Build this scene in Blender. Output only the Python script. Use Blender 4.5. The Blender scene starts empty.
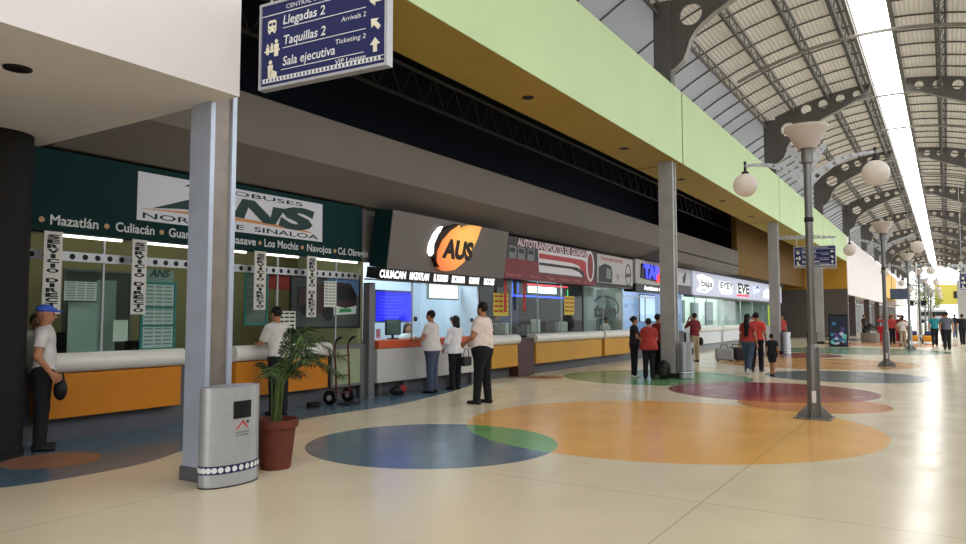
import bpy, bmesh, math, random
import numpy as np
from mathutils import Vector, Matrix, geometry
random.seed(7)
sc = bpy.context.scene
C = sc.collection
PI = math.pi

# ------------------------------------------------------------------ camera
FPX, CX, CY, EYE = 715.0, 483.0, 272.0, 1.55
PITCH = math.atan(44.5/FPX)
YAW = math.atan(456/FPX*math.cos(PITCH))
cd = bpy.data.cameras.new('camera'); cam = bpy.data.objects.new('camera', cd); C.objects.link(cam)
cd.sensor_fit = 'HORIZONTAL'; cd.sensor_width = 36.0; cd.lens = FPX/966*36.0
cd.clip_start = .05; cd.clip_end = 2000
cam.location = (0, 0, EYE); cam.rotation_euler = (PI/2+PITCH, 0, YAW)
sc.camera = cam
# ------------------------------------------------------------------ world, light, exposure
w = bpy.data.worlds.new('sky'); sc.world = w; w.use_nodes = True
wn = w.node_tree; wn.nodes['Background'].inputs['Color'].default_value = (.93, .97, 1, 1)
wn.nodes['Background'].inputs['Strength'].default_value = 2.6
vs = sc.view_settings
vs.view_transform = 'Standard'; vs.look = 'None'; vs.gamma = 1; vs.use_curve_mapping = False
vs.exposure = 0.08
sc.cycles.use_denoising = True
sc.cycles.max_bounces = 8; sc.cycles.diffuse_bounces = 4; sc.cycles.glossy_bounces = 4
sc.cycles.transparent_max_bounces = 16
sc.cycles.sample_clamp_indirect = 6
SKYLIGHT = 7.0

def area(name, loc, sx, sy, power, col=(1, 1, 1), rot=(0, 0, 0)):
    l = bpy.data.lights.new(name, 'AREA'); l.shape = 'RECTANGLE'; l.size = sx; l.size_y = sy
    l.energy = power; l.color = col
    o = bpy.data.objects.new(name, l); C.objects.link(o); o.location = loc; o.rotation_euler = rot
    return o
# fluorescent ceiling light inside the ticket booths
area('booth_light', (-10.2, 7.2, 3.3), .5, 5.0, 34, (1, .97, .8))
area('booth_light', (-10.2, 12.4, 3.2), .8, 3.4, 115, (.85, .93, 1))
area('booth_light', (-10.3, 18, 3.2), .5, 4.5, 26, (.95, 1, .95))
area('booth_light', (-10.3, 22.4, 3.2), .5, 2.4, 40, (.95, 1, .97))
area('booth_light', (-10.2, 27.5, 3.2), .8, 5.5, 95, (.8, .88, 1))
area('booth_light', (-10.2, 38, 3.2), .8, 13, 300, (.92, 1, .97))

# ------------------------------------------------------------------ helpers
def lin(c):
    c /= 255.0
    return c/12.92 if c <= .04045 else ((c+.055)/1.055)**2.4
def S(r, g, b): return (lin(r), lin(g), lin(b), 1)
MATS = {}
def mat(name, col, rough=.6, metal=0, var=.06, scale=6, emit=0, spec=.25, bump=0, bscale=40, ecol=None):
    if name in MATS: return MATS[name]
    m = bpy.data.materials.new(name); m.use_nodes = True; nt = m.node_tree; N = nt.nodes; L = nt.links
    b = N['Principled BSDF']; b.inputs['Roughness'].default_value = rough; b.inputs['Metallic'].default_value = metal
    b.inputs['Specular IOR Level'].default_value = spec
    b.inputs['Base Color'].default_value = col
    m.diffuse_color = col
    if var:
        tc = N.new('ShaderNodeTexCoord'); nz = N.new('ShaderNodeTexNoise'); nz.inputs['Scale'].default_value = scale
        nz.inputs['Detail'].default_value = 5
        L.new(tc.outputs['Object'], nz.inputs['Vector'])
        mr = N.new('ShaderNodeMapRange'); L.new(nz.outputs['Fac'], mr.inputs['Value'])
        mr.inputs['From Min'].default_value = .3; mr.inputs['From Max'].default_value = .7
        mr.inputs['To Min'].default_value = 1-var; mr.inputs['To Max'].default_value = 1+var
        mx = N.new('ShaderNodeMix'); mx.data_type = 'RGBA'; mx.blend_type = 'MULTIPLY'; mx.inputs['Factor'].default_value = 1
        mx.inputs[6].default_value = col; L.new(mr.outputs['Result'], mx.inputs[7])
        L.new(mx.outputs[2], b.inputs['Base Color'])
    if bump:
        tc = N.new('ShaderNodeTexCoord'); nz = N.new('ShaderNodeTexNoise'); nz.inputs['Scale'].default_value = bscale
        L.new(tc.outputs['Object'], nz.inputs['Vector'])
        bp = N.new('ShaderNodeBump'); bp.inputs['Strength'].default_value = bump; bp.inputs['Distance'].default_value = .02
        L.new(nz.outputs['Fac'], bp.inputs['Height']); L.new(bp.outputs['Normal'], b.inputs['Normal'])
    if emit:
        b.inputs['Emission Color'].default_value = ecol or col; b.inputs['Emission Strength'].default_value = emit
    MATS[name] = m; return m
def glass(name, tint, gloss=.06):
    if name in MATS: return MATS[name]
    m = bpy.data.materials.new(name); m.use_nodes = True; nt = m.node_tree; N = nt.nodes; L = nt.links
    N.remove(N['Principled BSDF']); out = N['Material Output']
    t = N.new('ShaderNodeBsdfTransparent'); t.inputs['Color'].default_value = tint
    g = N.new('ShaderNodeBsdfGlossy'); g.inputs['Roughness'].default_value = .03
    f = N.new('ShaderNodeFresnel'); f.inputs['IOR'].default_value = 1.45
    ge = N.new('ShaderNodeNewGeometry'); inv = N.new('ShaderNodeMath'); inv.operation = 'SUBTRACT'; inv.inputs[0].default_value = 1; L.new(ge.outputs['Backfacing'], inv.inputs[1])
    mu = N.new('ShaderNodeMath'); mu.operation = 'MULTIPLY'; mu2 = N.new('ShaderNodeMath'); mu2.operation = 'MULTIPLY'; mu2.inputs[1].default_value = .45; L.new(f.outputs[0], mu.inputs[0]); L.new(inv.outputs[0], mu.inputs[1]); L.new(mu.outputs[0], mu2.inputs[0])
    mx = N.new('ShaderNodeMixShader'); L.new(mu2.outputs[0], mx.inputs[0]); L.new(t.outputs[0], mx.inputs[1]); L.new(g.outputs[0], mx.inputs[2])
    L.new(mx.outputs[0], out.inputs['Surface']); MATS[name] = m; return m

class MB:
    def __init__(s): s.v = []; s.f = []; s.mi = []; s.mats = []; s.m = 0
    def use(s, m):
        if m not in s.mats: s.mats.append(m)
        s.m = s.mats.index(m); return s
    def add(s, vs, fs):
        o = len(s.v); s.v += [tuple(v) for v in vs]
        for f in fs: s.f.append([i+o for i in f]); s.mi.append(s.m)
        return s
    def box(s, x0, x1, y0, y1, z0, z1):
        v = [(x0,y0,z0),(x1,y0,z0),(x1,y1,z0),(x0,y1,z0),(x0,y0,z1),(x1,y0,z1),(x1,y1,z1),(x0,y1,z1)]
        return s.add(v, [(0,3,2,1),(4,5,6,7),(0,1,5,4),(1,2,6,5),(2,3,7,6),(3,0,4,7)])
    def tube(s, pts, r, n=10, cap=True, flat=None):
        pts = [Vector(p) for p in pts]; rs = r if isinstance(r, (list, tuple)) else [r]*len(pts)
        vs = []; up = None
        for i, p in enumerate(pts):
            d = (pts[min(i+1, len(pts)-1)]-pts[max(i-1, 0)]).normalized()
            if up is None:
                up = Vector((0,0,1)) if abs(d.z) < .9 else Vector((0,1,0))
            a = d.cross(up).normalized(); b = a.cross(d).normalized(); up = b
            for k in range(n):
                t = 2*PI*k/n
                vs.append(p+a*math.cos(t)*rs[i]+b*math.sin(t)*rs[i]*(flat or 1))
        fs = []
        for i in range(len(pts)-1):
            for k in range(n):
                k2 = (k+1) % n
                fs.append((i*n+k, i*n+k2, (i+1)*n+k2, (i+1)*n+k))
        if cap: fs += [tuple(range(n-1, -1, -1)), tuple((len(pts)-1)*n+k for k in range(n))]
        return s.add(vs, fs)
    def bar(s, a, b, w):     # square bar
        return s.tube([a, b], w*.7071, 4)
    def lathe(s, prof, cx=0, cy=0, n=24, ax=1, ay=1, cap=True):
        vs = []; fs = []
        for r, z in prof:
            for k in range(n):
                t = 2*PI*k/n; vs.append((cx+r*ax*math.cos(t), cy+r*ay*math.sin(t), z))
        for i in range(len(prof)-1):
            for k in range(n):
                k2 = (k+1) % n; fs.append((i*n+k, i*n+k2, (i+1)*n+k2, (i+1)*n+k))
        if cap: fs += [tuple(range(n-1,-1,-1)), tuple((len(prof)-1)*n+k for k in range(n))]
        return s.add(vs, fs)
    def sphere(s, c, r, n=20, m=12, sx=1, sy=1, sz=1):
        prof = []
        vs = [(c[0], c[1], c[2]-r*sz)]; fs = []
        for i in range(1, m):
            a = -PI/2+PI*i/m
            for k in range(n):
                t = 2*PI*k/n
                vs.append((c[0]+r*sx*math.cos(a)*math.cos(t), c[1]+r*sy*math.cos(a)*math.sin(t), c[2]+r*sz*math.sin(a)))
        vs.append((c[0], c[1], c[2]+r*sz)); T = len(vs)-1
        for k in range(n):
            k2 = (k+1) % n
            fs.append((0, 1+k2, 1+k)); fs.append((T, T-n+k, T-n+k2))
            for i in range(m-2):
                fs.append((1+i*n+k, 1+i*n+k2, 1+(i+1)*n+k2, 1+(i+1)*n+k))
        return s.add(vs, fs)
    def plate(s, loops, place, t):   # polygon (with holes) extruded by t: place(u,v,n) -> xyz
        flat = [p for l in loops for p in l]
        tri = geometry.tessellate_polygon([[Vector((p[0], p[1], 0)) for p in l] for l in loops])
        def area2(a, b, c): return (b[0]-a[0])*(c[1]-a[1])-(c[0]-a[0])*(b[1]-a[1])
        tri = [f if area2(*[flat[i] for i in f]) > 0 else tuple(reversed(f)) for f in tri]
        n = len(flat)
        vs = [place(p[0], p[1], t) for p in flat]+[place(p[0], p[1], 0) for p in flat]
        fs = [tuple(f) for f in tri]+[tuple(n+i for i in reversed(f)) for f in tri]
        o = 0
        for li, l in enumerate(loops):
            a = sum(l[i][0]*l[(i+1) % len(l)][1]-l[(i+1) % len(l)][0]*l[i][1] for i in range(len(l)))
            want = a > 0 if li == 0 else a < 0
            for i in range(len(l)):
                j = (i+1) % len(l)
                q = (n+o+i, n+o+j, o+j, o+i)
                fs.append(q if want else tuple(reversed(q)))
            o += len(l)
        return s.add(vs, fs)
    def build(s, name, m=None, parent=None, smooth=35, bevel=0):
        me = bpy.data.meshes.new(name); me.from_pydata(s.v, [], s.f)
        ms = s.mats if s.mats else [m]
        for x in ms: me.materials.append(x)
        if s.mats: me.polygons.foreach_set('material_index', s.mi)
        if smooth:
            me.polygons.foreach_set('use_smooth', [True]*len(me.polygons)); me.set_sharp_from_angle(angle=math.radians(smooth))
        me.update()
        o = bpy.data.objects.new(name, me); C.objects.link(o)
        if parent: o.parent = parent
        if bevel:
            bv = o.modifiers.new('bevel', 'BEVEL'); bv.width = bevel; bv.segments = 2; bv.limit_method = 'ANGLE'
        return o
E3 = lambda x: (lambda u, v, n: (x+n, u, v))          # faces +x (towards the hall)
S3 = lambda y: (lambda u, v, n: (u, y-n, v))          # faces -y (towards the camera end)
def circ(cx, cy, r, n=20): return [(cx+r*math.cos(2*PI*k/n), cy+r*math.sin(2*PI*k/n)) for k in range(n)]
def rect(u0, u1, v0, v1): return [(u0,v0),(u1,v0),(u1,v1),(u0,v1)]
def tag(o, label=None, cat=None, group=None, kind=None):
    if label: o['label'] = label
    if cat: o['category'] = cat
    if group: o['group'] = group
    if kind: o['kind'] = kind
    return o
def thing(name, label, cat, loc=(0,0,0), rz=0, group=None):
    o = bpy.data.objects.new(name, None); C.objects.link(o); o.empty_display_size = .1
    o.location = loc; o.rotation_euler = (0, 0, rz); return tag(o, label, cat, group)
def struct(o): o['kind'] = 'structure'; return o
def dup(root, loc=None, rz=None, label=None, parent=None):
    kids = [x for x in root.children]
    c = root.copy(); C.objects.link(c)
    if parent: c.parent = parent
    if loc is not None: c.location = loc
    if rz is not None: c.rotation_euler = (0, 0, rz)
    if label: c['label'] = label
    for k in kids: dup(k, parent=c)
    return c

FONT = {}
def glyphs(sx, bold):
    k = (sx, bold)
    if k not in FONT:
        cu = bpy.data.curves.new('t', 'FONT'); cu.body = sx; cu.size = 1; cu.offset = bold; cu.resolution_u = 3
        o = bpy.data.objects.new('t', cu); C.objects.link(o)
        dg = bpy.context.evaluated_depsgraph_get(); me = bpy.data.meshes.new_from_object(o.evaluated_get(dg))
        vs = [tuple(v.co) for v in me.vertices]; fs = [tuple(p.vertices) for p in me.polygons]
        fs2 = []
        for f in fs:
            a = sum(vs[f[i]][0]*vs[f[(i+1) % len(f)]][1]-vs[f[(i+1) % len(f)]][0]*vs[f[i]][1] for i in range(len(f)))
            fs2.append(f if a > 0 else tuple(reversed(f)))
        bpy.data.objects.remove(o); bpy.data.meshes.remove(me); bpy.data.curves.remove(cu)
        FONT[k] = (vs, fs2)
    return FONT[k]
CAP = None
def text(s, place, u, v, h, m, parent=None, width=None, align='L', bold=.0, shear=0, lift=.004, name='lettering', mb=None):
    global CAP
    if CAP is None: CAP = max(q[1] for q in glyphs('H', 0)[0])
    vs, fs = glyphs(s, bold)
    k = h/CAP; x0 = min(q[0] for q in vs); x1 = max(q[0] for q in vs)
    kx = width/(x1-x0) if width else k
    off = {'L': 0, 'C': -.5, 'R': -1}[align]*(x1-x0)*kx
    own = mb is None
    if own: mb = MB()
    mb.add([place(u+off+(q[0]-x0)*kx+shear*q[1]*k, v+q[1]*k, lift) for q in vs], fs)
    return mb.build(name, m, parent, smooth=0) if own else None
# ------------------------------------------------------------------ materials
M_conc = mat('painted_white', S(222,215,213), .6, var=.03, scale=1.5)
M_green = mat('fascia_green', S(184,204,156), .6, var=.03, scale=.8)
M_ochre = mat('ochre_paint', S(178,154,76), .6, var=.05, scale=.8)
M_ochre_w = mat('ochre_wall_paint', S(184,134,44), .65, var=.04, scale=.8)
M_orange_w = mat('orange_paint', S(236,186,90), .6, var=.03)
M_grey_w = mat('grey_render', S(112,105,97), .8, var=.05, scale=.7)
M_soffit = mat('grey_soffit', S(120,114,110), .8, var=.05, scale=.7)
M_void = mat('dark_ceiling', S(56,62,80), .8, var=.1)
M_steel = mat('painted_steel', S(160,158,154), .45, .25, var=.1, scale=3)
M_frame = mat('roof_steel', S(106,104,101), .55, .2, var=.08)
M_flange = mat('flange_edge', S(150,146,140), .5, .1, var=.05)
M_sheet = mat('roof_sheet', S(208,200,188), .5, .1, var=.05, scale=.6)
_nt = M_sheet.node_tree; _b = _nt.nodes['Principled BSDF']      # thin daylight-passing roof sheets
_t = _nt.nodes.new('ShaderNodeBsdfTranslucent'); _t.inputs['Color'].default_value = S(214,206,194); _m = _nt.nodes.new('ShaderNodeMixShader'); _m.inputs[0].default_value = .09
_nt.links.new(_b.outputs[0], _m.inputs[1]); _nt.links.new(_t.outputs[0], _m.inputs[2]); _nt.links.new(_m.outputs[0], _nt.nodes['Material Output'].inputs[0])
M_plain = mat('roof_plain_sheet', S(186,188,192), .6, .1, var=.05, scale=.4)
_nt = M_plain.node_tree; _b = _nt.nodes['Principled BSDF']
_t = _nt.nodes.new('ShaderNodeBsdfTranslucent'); _t.inputs['Color'].default_value = S(200,204,212); _m = _nt.nodes.new('ShaderNodeMixShader'); _m.inputs[0].default_value = .09
_nt.links.new(_b.outputs[0], _m.inputs[1]); _nt.links.new(_t.outputs[0], _m.inputs[2]); _nt.links.new(_m.outputs[0], _nt.nodes['Material Output'].inputs[0])
M_dark = mat('dark_metal', S(40,38,38), .5, .3, var=.1)
M_black = mat('black_plastic', S(18,18,20), .45, var=.05)
M_white = mat('white_plastic', S(225,225,222), .45, var=.02)
M_alu = mat('brushed_aluminium', S(176,178,182), .38, .45, var=.05, scale=12)
M_brown = mat('dark_brown_cladding', S(26,23,22), .7, var=.15, scale=5)
M_kick = mat('grey_plinth', S(92,92,96), .6, var=.08, scale=2)
M_glass = glass('clear_glass', (.86,.92,.9,1))

# ------------------------------------------------------------------ floor with its coloured terrazzo inlays
def floor_material():
    m = bpy.data.materials.new('terrazzo'); m.use_nodes = True; nt = m.node_tree; N = nt.nodes; L = nt.links
    b = N['Principled BSDF']
    geo = N.new('ShaderNodeNewGeometry'); sep = N.new('ShaderNodeSeparateXYZ'); L.new(geo.outputs['Position'], sep.inputs[0])
    def math_(op, a, bb=None, c=None):
        n = N.new('ShaderNodeMath'); n.operation = op
        for i, x in enumerate((a, bb, c)):
            if x is None: continue
            if isinstance(x, (int, float)): n.inputs[i].default_value = x
            else: L.new(x, n.inputs[i])
        return n.outputs[0]
    def circle(cx, cy, r):
        dx = math_('SUBTRACT', sep.outputs[0], cx); dy = math_('SUBTRACT', sep.outputs[1], cy)
        d = math_('SQRT', math_('ADD', math_('MULTIPLY', dx, dx), math_('MULTIPLY', dy, dy)))
        return math_('LESS_THAN', d, r)
    def noise(scale, detail=4):
        nz = N.new('ShaderNodeTexNoise'); nz.inputs['Scale'].default_value = scale; nz.inputs['Detail'].default_value = detail
        L.new(geo.outputs['Position'], nz.inputs['Vector']); return nz.outputs['Fac']
    def mix(f, a, bcol, mode='MIX'):
        n = N.new('ShaderNodeMix'); n.data_type = 'RGBA'; n.blend_type = mode
        if isinstance(f, (int, float)): n.inputs[0].default_value = f
        else: L.new(f, n.inputs[0])
        for i, x in ((6, a), (7, bcol)):
            if isinstance(x, tuple): n.inputs[i].default_value = x
            else: L.new(x, n.inputs[i])
        return n.outputs[2]
    beige = S(220,206,178); blue = S(84,108,124); orange = S(232,174,96); green = S(112,164,96); maroon = S(132,44,58)
    col = beige
    # blue strip beside the booths: a wavy edge given along the hall
    fc = N.new('ShaderNodeFloatCurve'); cv = fc.mapping.curves[0]
    pts = [(-6,-8.6),(0,-8.5),(1.5,-7.9),(3.0,-7.35),(4.0,-7.1),(5.0,-7.35),(6.2,-7.85),(7.65,-8.16),(8.6,-8.16),(9.4,-8.1),(11,-8.3),(13.2,-8.85),(14.5,-9.3),(16,-9.6),(60,-9.6)]
    Y0, Y1, X0, X1 = -6, 60, -10, -6
    norm = [((y-Y0)/(Y1-Y0), (x-X0)/(X1-X0)) for y, x in pts]
    for i, p in enumerate(norm):
        if i == 0: cv.points[0].location = p
        elif i == 1: cv.points[1].location = p
        else: cv.points.new(*p)
    fc.mapping.update()
    L.new(math_('DIVIDE', math_('SUBTRACT', sep.outputs[1], Y0), Y1-Y0), fc.inputs['Value'])
    xb = math_('ADD', math_('MULTIPLY', fc.outputs[0], X1-X0), X0)
    col = mix(math_('LESS_THAN', sep.outputs[0], xb), col, blue)
    col = mix(circle(-8.15, 4.12, .48), col, S(158,112,88))
    A, Bc = circle(-5.31, 7.19, 1.53), circle(-3.41, 10.22, 2.85)
    col = mix(circle(-6.2, 18.0, 2.35), col, S(104,150,104))
    col = mix(circle(-8.6, 16.4, .5), col, S(190,130,80))
    col = mix(circle(-3.6, 26.2, 3.1), col, S(202,150,92))
    col = mix(circle(-2.1, 20.8, 1.95), col, S(70,92,106))
    col = mix(circle(-5.4, 31.0, 2.2), col, S(140,74,70))
    col = mix(circle(-3.2, 36.5, 3.6), col, S(110,140,110))
    col = mix(circle(-2.6, 45.5, 3.4), col, S(196,140,90))
    col = mix(circle(-4.2, 54, 3.0), col, S(84,100,112))
    col = mix(circle(-3.03, 15.88, 2.04), col, maroon)
    col = mix(Bc, col, orange)
    sal = circle(-1.95, 13.9, 1.25)
    col = mix(sal, col, S(206,134,80))
    col = mix(math_('MULTIPLY', sal, circle(-3.03, 15.88, 2.04)), col, S(176,84,72))
    col = mix(A, col, blue)
    col = mix(math_('MULTIPLY', A, Bc), col, green)
    # speckle, wear and cast joints
    sp = N.new('ShaderNodeMapRange'); L.new(noise(90, 2), sp.inputs['Value']); sp.inputs['To Min'].default_value = .94; sp.inputs['To Max'].default_value = 1.05
    col = mix(1, col, sp.outputs[0], 'MULTIPLY')
    wr = N.new('ShaderNodeMapRange'); L.new(noise(.7, 2), wr.inputs['Value']); wr.inputs['From Min'].default_value = .1; wr.inputs['From Max'].default_value = .9
    wr.inputs['To Min'].default_value = .88; wr.inputs['To Max'].default_value = 1.10
    col = mix(1, col, wr.outputs[0], 'MULTIPLY')
    jx = math_('LESS_THAN', math_('ABSOLUTE', math_('SUBTRACT', math_('MODULO', math_('ADD', sep.outputs[0], 1.73+40), 4), 0.0)), .012)
    jy = math_('LESS_THAN', math_('ABSOLUTE', math_('MODULO', math_('ADD', sep.outputs[1], 40-5.6), 6.75)), .012)
    col = mix(math_('MULTIPLY', math_('MAXIMUM', jx, jy), .45), col, S(110,98,80))
    L.new(col, b.inputs['Base Color'])
    rr = N.new('ShaderNodeMapRange'); L.new(noise(1.8, 2), rr.inputs['Value']); rr.inputs['From Min'].default_value = .05; rr.inputs['From Max'].default_value = .95
    rr.inputs['To Min'].default_value = .14; rr.inputs['To Max'].default_value = .30
    L.new(rr.outputs[0], b.inputs['Roughness']); b.inputs['Specular IOR Level'].default_value = .5
    bp = N.new('ShaderNodeBump'); bp.inputs['Strength'].default_value = .08; bp.inputs['Distance'].default_value = .01
    L.new(noise(1.6, 3), bp.inputs['Height']); L.new(bp.outputs[0], b.inputs['Normal'])
    return m
struct(MB().box(-14, 3.4, -14, 158, -.2, 0).build('floor', floor_material()))
struct(MB().box(-90, 120, -120, 330, -.4, -.21).build('ground_outside', mat('pale_concrete', S(196,192,184), .9, var=.06, scale=.3)))

# ------------------------------------------------------------------ vaulted roof
XC, ZC, RS = -1.5, .15, 10.6
def arc(x, R=RS): return ZC+math.sqrt(R*R-(x-XC)**2)
YR0, YR1 = -13.0, 157.0
ceil = thing('ceiling', None, None); struct(ceil)
def sheet(x0, x1, corr, name, m, z=0):
    a0, a1 = math.asin((x0-XC)/RS), math.asin((x1-XC)/RS)
    n = max(8, int((a1-a0)*RS/.12)*4) if corr else 16
    vs = []
    for i in range(n+1):
        a = a0+(a1-a0)*i/n; r = RS+z+(corr*(0, 1, 1, 0)[i % 4] if corr else 0)
        vs += [(XC+r*math.sin(a), YR0, ZC+r*math.cos(a)), (XC+r*math.sin(a), YR1, ZC+r*math.cos(a))]
    o = struct(MB().add(vs, [(2*i, 2*i+1, 2*i+3, 2*i+2) for i in range(n)]).build(name, m, ceil, smooth=0)); return o
sheet(-6.15, -1.97, .035, 'roof_sheet', M_sheet)
sheet(-1.05, 4.0, .035, 'roof_sheet', M_sheet)
sheet(-7.45, -6.15, 0, 'eaves_sheet', M_plain)
sk = bpy.data.materials.new('skylight_panel'); sk.use_nodes = True
em = sk.node_tree.nodes.new('ShaderNodeEmission'); em.inputs['Strength'].default_value = SKYLIGHT; em.inputs['Color'].default_value = (1, .99, .96, 1)
sk.node_tree.links.new(em.outputs[0], sk.node_tree.nodes['Material Output'].inputs[0])
sheet(-1.97, -1.05, 0, 'skylight', sk, .06)
def purlin(x, name='purlin', w=.13):
    mb = MB(); z = arc(x, RS-.06); zl = arc(x, RS-.30)
    nx = (x-XC)/RS
    xl = x-nx*.24
    for dx in (-w, w):
        mb.bar((x+dx, YR0, z), (x+dx, YR1, z), .05)
    mb.bar((xl, YR0, zl), (xl, YR1, zl), .06)
    y = YR0; k = 0; st = .45
    while y < YR1-st:
        for dx in (-w, w):
            a, c = (x+dx, y, z), (xl, y+st, zl)
            if k % 2: a, c = (xl, y, zl), (x+dx, y+st, z)
            mb.tube([a, c], .016, 4, cap=False)
        y += st; k += 1
    return struct(mb.build(name, M_frame, ceil, smooth=0))
for x in (-6.0, -4.88, -3.58, -2.35, .28, 1.6, 2.9): purlin(x)
for x in (-2.06, -.96):      # kerb rails along the skylight
    z = arc(x)-.05
    struct(MB().box(x-.05, x+.05, YR0, YR1, z-.1, z+.1).build('skylight_kerb', M_frame, ceil, smooth=0))
# thin curved ribs between the arches
def rib_mesh():
    mb = MB(); pts = [(x, 0, arc(x, RS-.05)) for x in np.linspace(-8.6, -2.05, 14)]
    mb.tube(pts, .03, 4); pts = [(x, 0, arc(x, RS-.05)) for x in np.linspace(-.95, 3.6, 10)]
    mb.tube(pts, .03, 4); return mb
rib0 = struct(rib_mesh().build('rib', M_frame, ceil, smooth=0)); ys = []
for k in range(-1, 11):
    for j in range(1, 10): ys.append(4.5+13.5*k+1.35*j)
for i, y in enumerate([y for y in ys if 9 < y < 130]):
    o = rib0 if i == 0 else rib0.copy()
    if i: C.objects.link(o)
    o.location = (0, y, 0)
for k in range(-1, 11):      # pale double tie rods mid-bay
    y = 4.5+13.5*k+6.9
    mb = MB()
    for dy in (-.07, .07):
        mb.tube([(x, y+dy, arc(x, RS-.36)) for x in np.linspace(-5.6, 3.0, 20)], .03, 6)
    struct(mb.build('tie_rod', M_flange, ceil))
ceil.rotation_euler = (0, 0, -.0075); ceil.location = (XC-(XC*math.cos(.0075)+18*math.sin(.0075)), 18-(-XC*math.sin(.0075)+18*math.cos(.0075)), 0)
# perforated arches
def arch(y, label):
    t = thing('roof_arch', label, 'roof arch', (0, y, 7.4), 0, 'perforated steel roof arches')
    RT, RB = RS-.03, 10.0
    half = [(-5.62, 7.9), (-5.45, 8.0), (-5.3, 8.15), (-5.21, 8.36), (-5.14, 8.6), (-5.0, 8.82), (-4.8, 9.0), (-4.5, 9.2), (-4.15, 9.38), (-3.7, 9.60), (-3.2, 9.80)]
    low = [(x, ZC+math.sqrt(RB*RB-(x-XC)**2)) for x in np.linspace(-2.6, XC, 8)]
    left = half+low
    right = [(2*XC-x, z) for x, z in reversed(left[:-1])]
    bot = left+right
    top = [(x, arc(x, RT)) for x in np.linspace(2*XC+5.62, -5.62, 40)]
    holes = []
    for hx, r in ((-5.12, .29), (-4.42, .2), (-3.78, .18), (-3.15, .165), (-2.55, .15)):
        zc = 9.3 if r > .25 else (ZC+math.sqrt(RB*RB-(hx-XC)**2)+arc(hx, RT))/2+(.02 if r > .19 else -.02)
        holes.append(circ(hx, zc-7.4, r)); holes.append(circ(2*XC-hx, zc-7.4, r))
    for sd in (-1, 1):
        edge = XC+sd*.62
        ob = [q for q in bot if (q[0]-edge)*sd > 0]; ot = [q for q in top if (q[0]-edge)*sd > 0]
        zb, zt = ZC+math.sqrt(RB*RB-.62**2), arc(edge, RT)
        outer = ob+[(edge, zb), (edge, zt)]+ot if sd < 0 else [(edge, zb)]+ob+ot+[(edge, zt)]
        hs = [h for h in holes if (h[0][0]-XC)*sd > 0]
        MB().plate([[(x, z-7.4) for x, z in outer]]+hs, lambda u, v, n: (u, .04-n, v), .08).build('web_plate', M_frame, t, smooth=0)
    mb = MB(); fl = [(x, z-7.4) for x, z in bot]
    vs = []
    for x, z in fl: vs += [(x, -.12, z), (x, .12, z)]
    mb.add(vs, [(2*i, 2*i+2, 2*i+3, 2*i+1) for i in range(len(fl)-1)])
    vs2 = [(v[0], v[1], v[2]-.015) for v in vs]
    mb.add(vs2, [(2*i, 2*i+1, 2*i+3, 2*i+2) for i in range(len(fl)-1)])
    mb.add([q for p in zip(vs[::2], vs2[::2]) for q in p], [(2*i, 2*i+1, 2*i+3, 2*i+2) for i in range(len(fl)-1)])
    mb.build('flange', M_flange, t, smooth=0)
    for sx in (1, -1):
        xa, xb = (-6.07, -5.62) if sx == 1 else (2*XC+5.62, 2*XC+6.07)
        MB().box(xa, xb, -.15, .15, 0, arc((xa+xb)/2, RS-.06)-7.4).build('stub_column', M_frame, t, smooth=0)
    return t
ords = ['first', 'second', 'third', 'fourth', 'fifth', 'sixth', 'seventh', 'eighth', 'ninth', 'tenth']
a0 = None
DRIFT = lambda y: (y-18)*.0075 if y > 18 else 0     # the vault runs a touch to the right of the fascia line
for k in range(-1, 11):
    y = 4.5+13.5*k
    lab = ('perforated grey steel roof arch, %s one ahead counted from the hanging directory sign' % ords[k-1]) if 1 <= k <= 5 else \
          ('small far perforated roof arch near the bright hall end' if k > 5 else 'perforated grey roof arch overhead behind the viewer')
    if a0 is None: a0 = arch(y, lab)
    else: dup(a0, (DRIFT(y), y, 7.4), label=lab)

# ------------------------------------------------------------------ left side: fascia box, columns
XF = -5.5
def fascia(name, y0, y1, z0, z1, mface, munder, x0=-6.75, x1=XF):
    mb = MB(); mb.use(munder).box(x0, x1-.02, y0+.02, y1-.02, z0, z1-.02)
    mb.use(mface).box(x1-.02, x1, y0+.02, y1-.02, z0, z1)
    return struct(mb.build(name, None, smooth=0))
edges = [4.37, 18.35, 31.85, 45.35, 57.9]
for i in range(4): fascia('trim_%d' % (i+1), edges[i]+.025*(i > 0), edges[i+1]-.025, 5.52, 7.42, M_green, M_ochre)
M_joint = mat('joint_gap_filler', S(60,80,48), .7, var=.05)
struct(MB().box(-6.7, XF-.015, 4.5, 57.9, 5.55, 7.38).build('trim_5', M_joint, smooth=0))
fascia('trim_6', 57.9, 98, 3.15, 7.42, M_conc, M_conc)
fascia('trim_7', 98, 128, 4.0, 7.42, M_orange_w, M_orange_w)
fascia('trim_8', 128, 157, 3.4, 7.42, M_conc, M_conc)
# white bulkhead at the near end
struct(MB().box(-12.9, XF, -13, 4.36, 3.62, 7.42).build('trim_9', M_conc, smooth=0))
# ochre walls at the end of the booths and dark recess under them
struct(MB().box(-13, -5.52, 57.6, 57.85, 3.55, 5.5).build('wall_end', M_ochre_w, smooth=0))
struct(MB().box(-13, -6.8, 57.6, 57.85, 5.5, 8.9).build('wall_end_upper', M_ochre_w, smooth=0))
struct(MB().box(-13, -5.52, 57.7, 57.84, 0, 3.55).build('wall_recess', mat('dark_grey_wall', S(96,88,80), .8, var=.06), smooth=0))
struct(MB().box(-8.6, -8.35, 36.6, 57.6, 3.66, 9.0).build('wall_left_upper', mat('ochre_wall_shaded', S(112,82,32), .75, var=.04, scale=.8), smooth=0))  # shade of this set-back wall is darkened into its ochre colour
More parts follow.
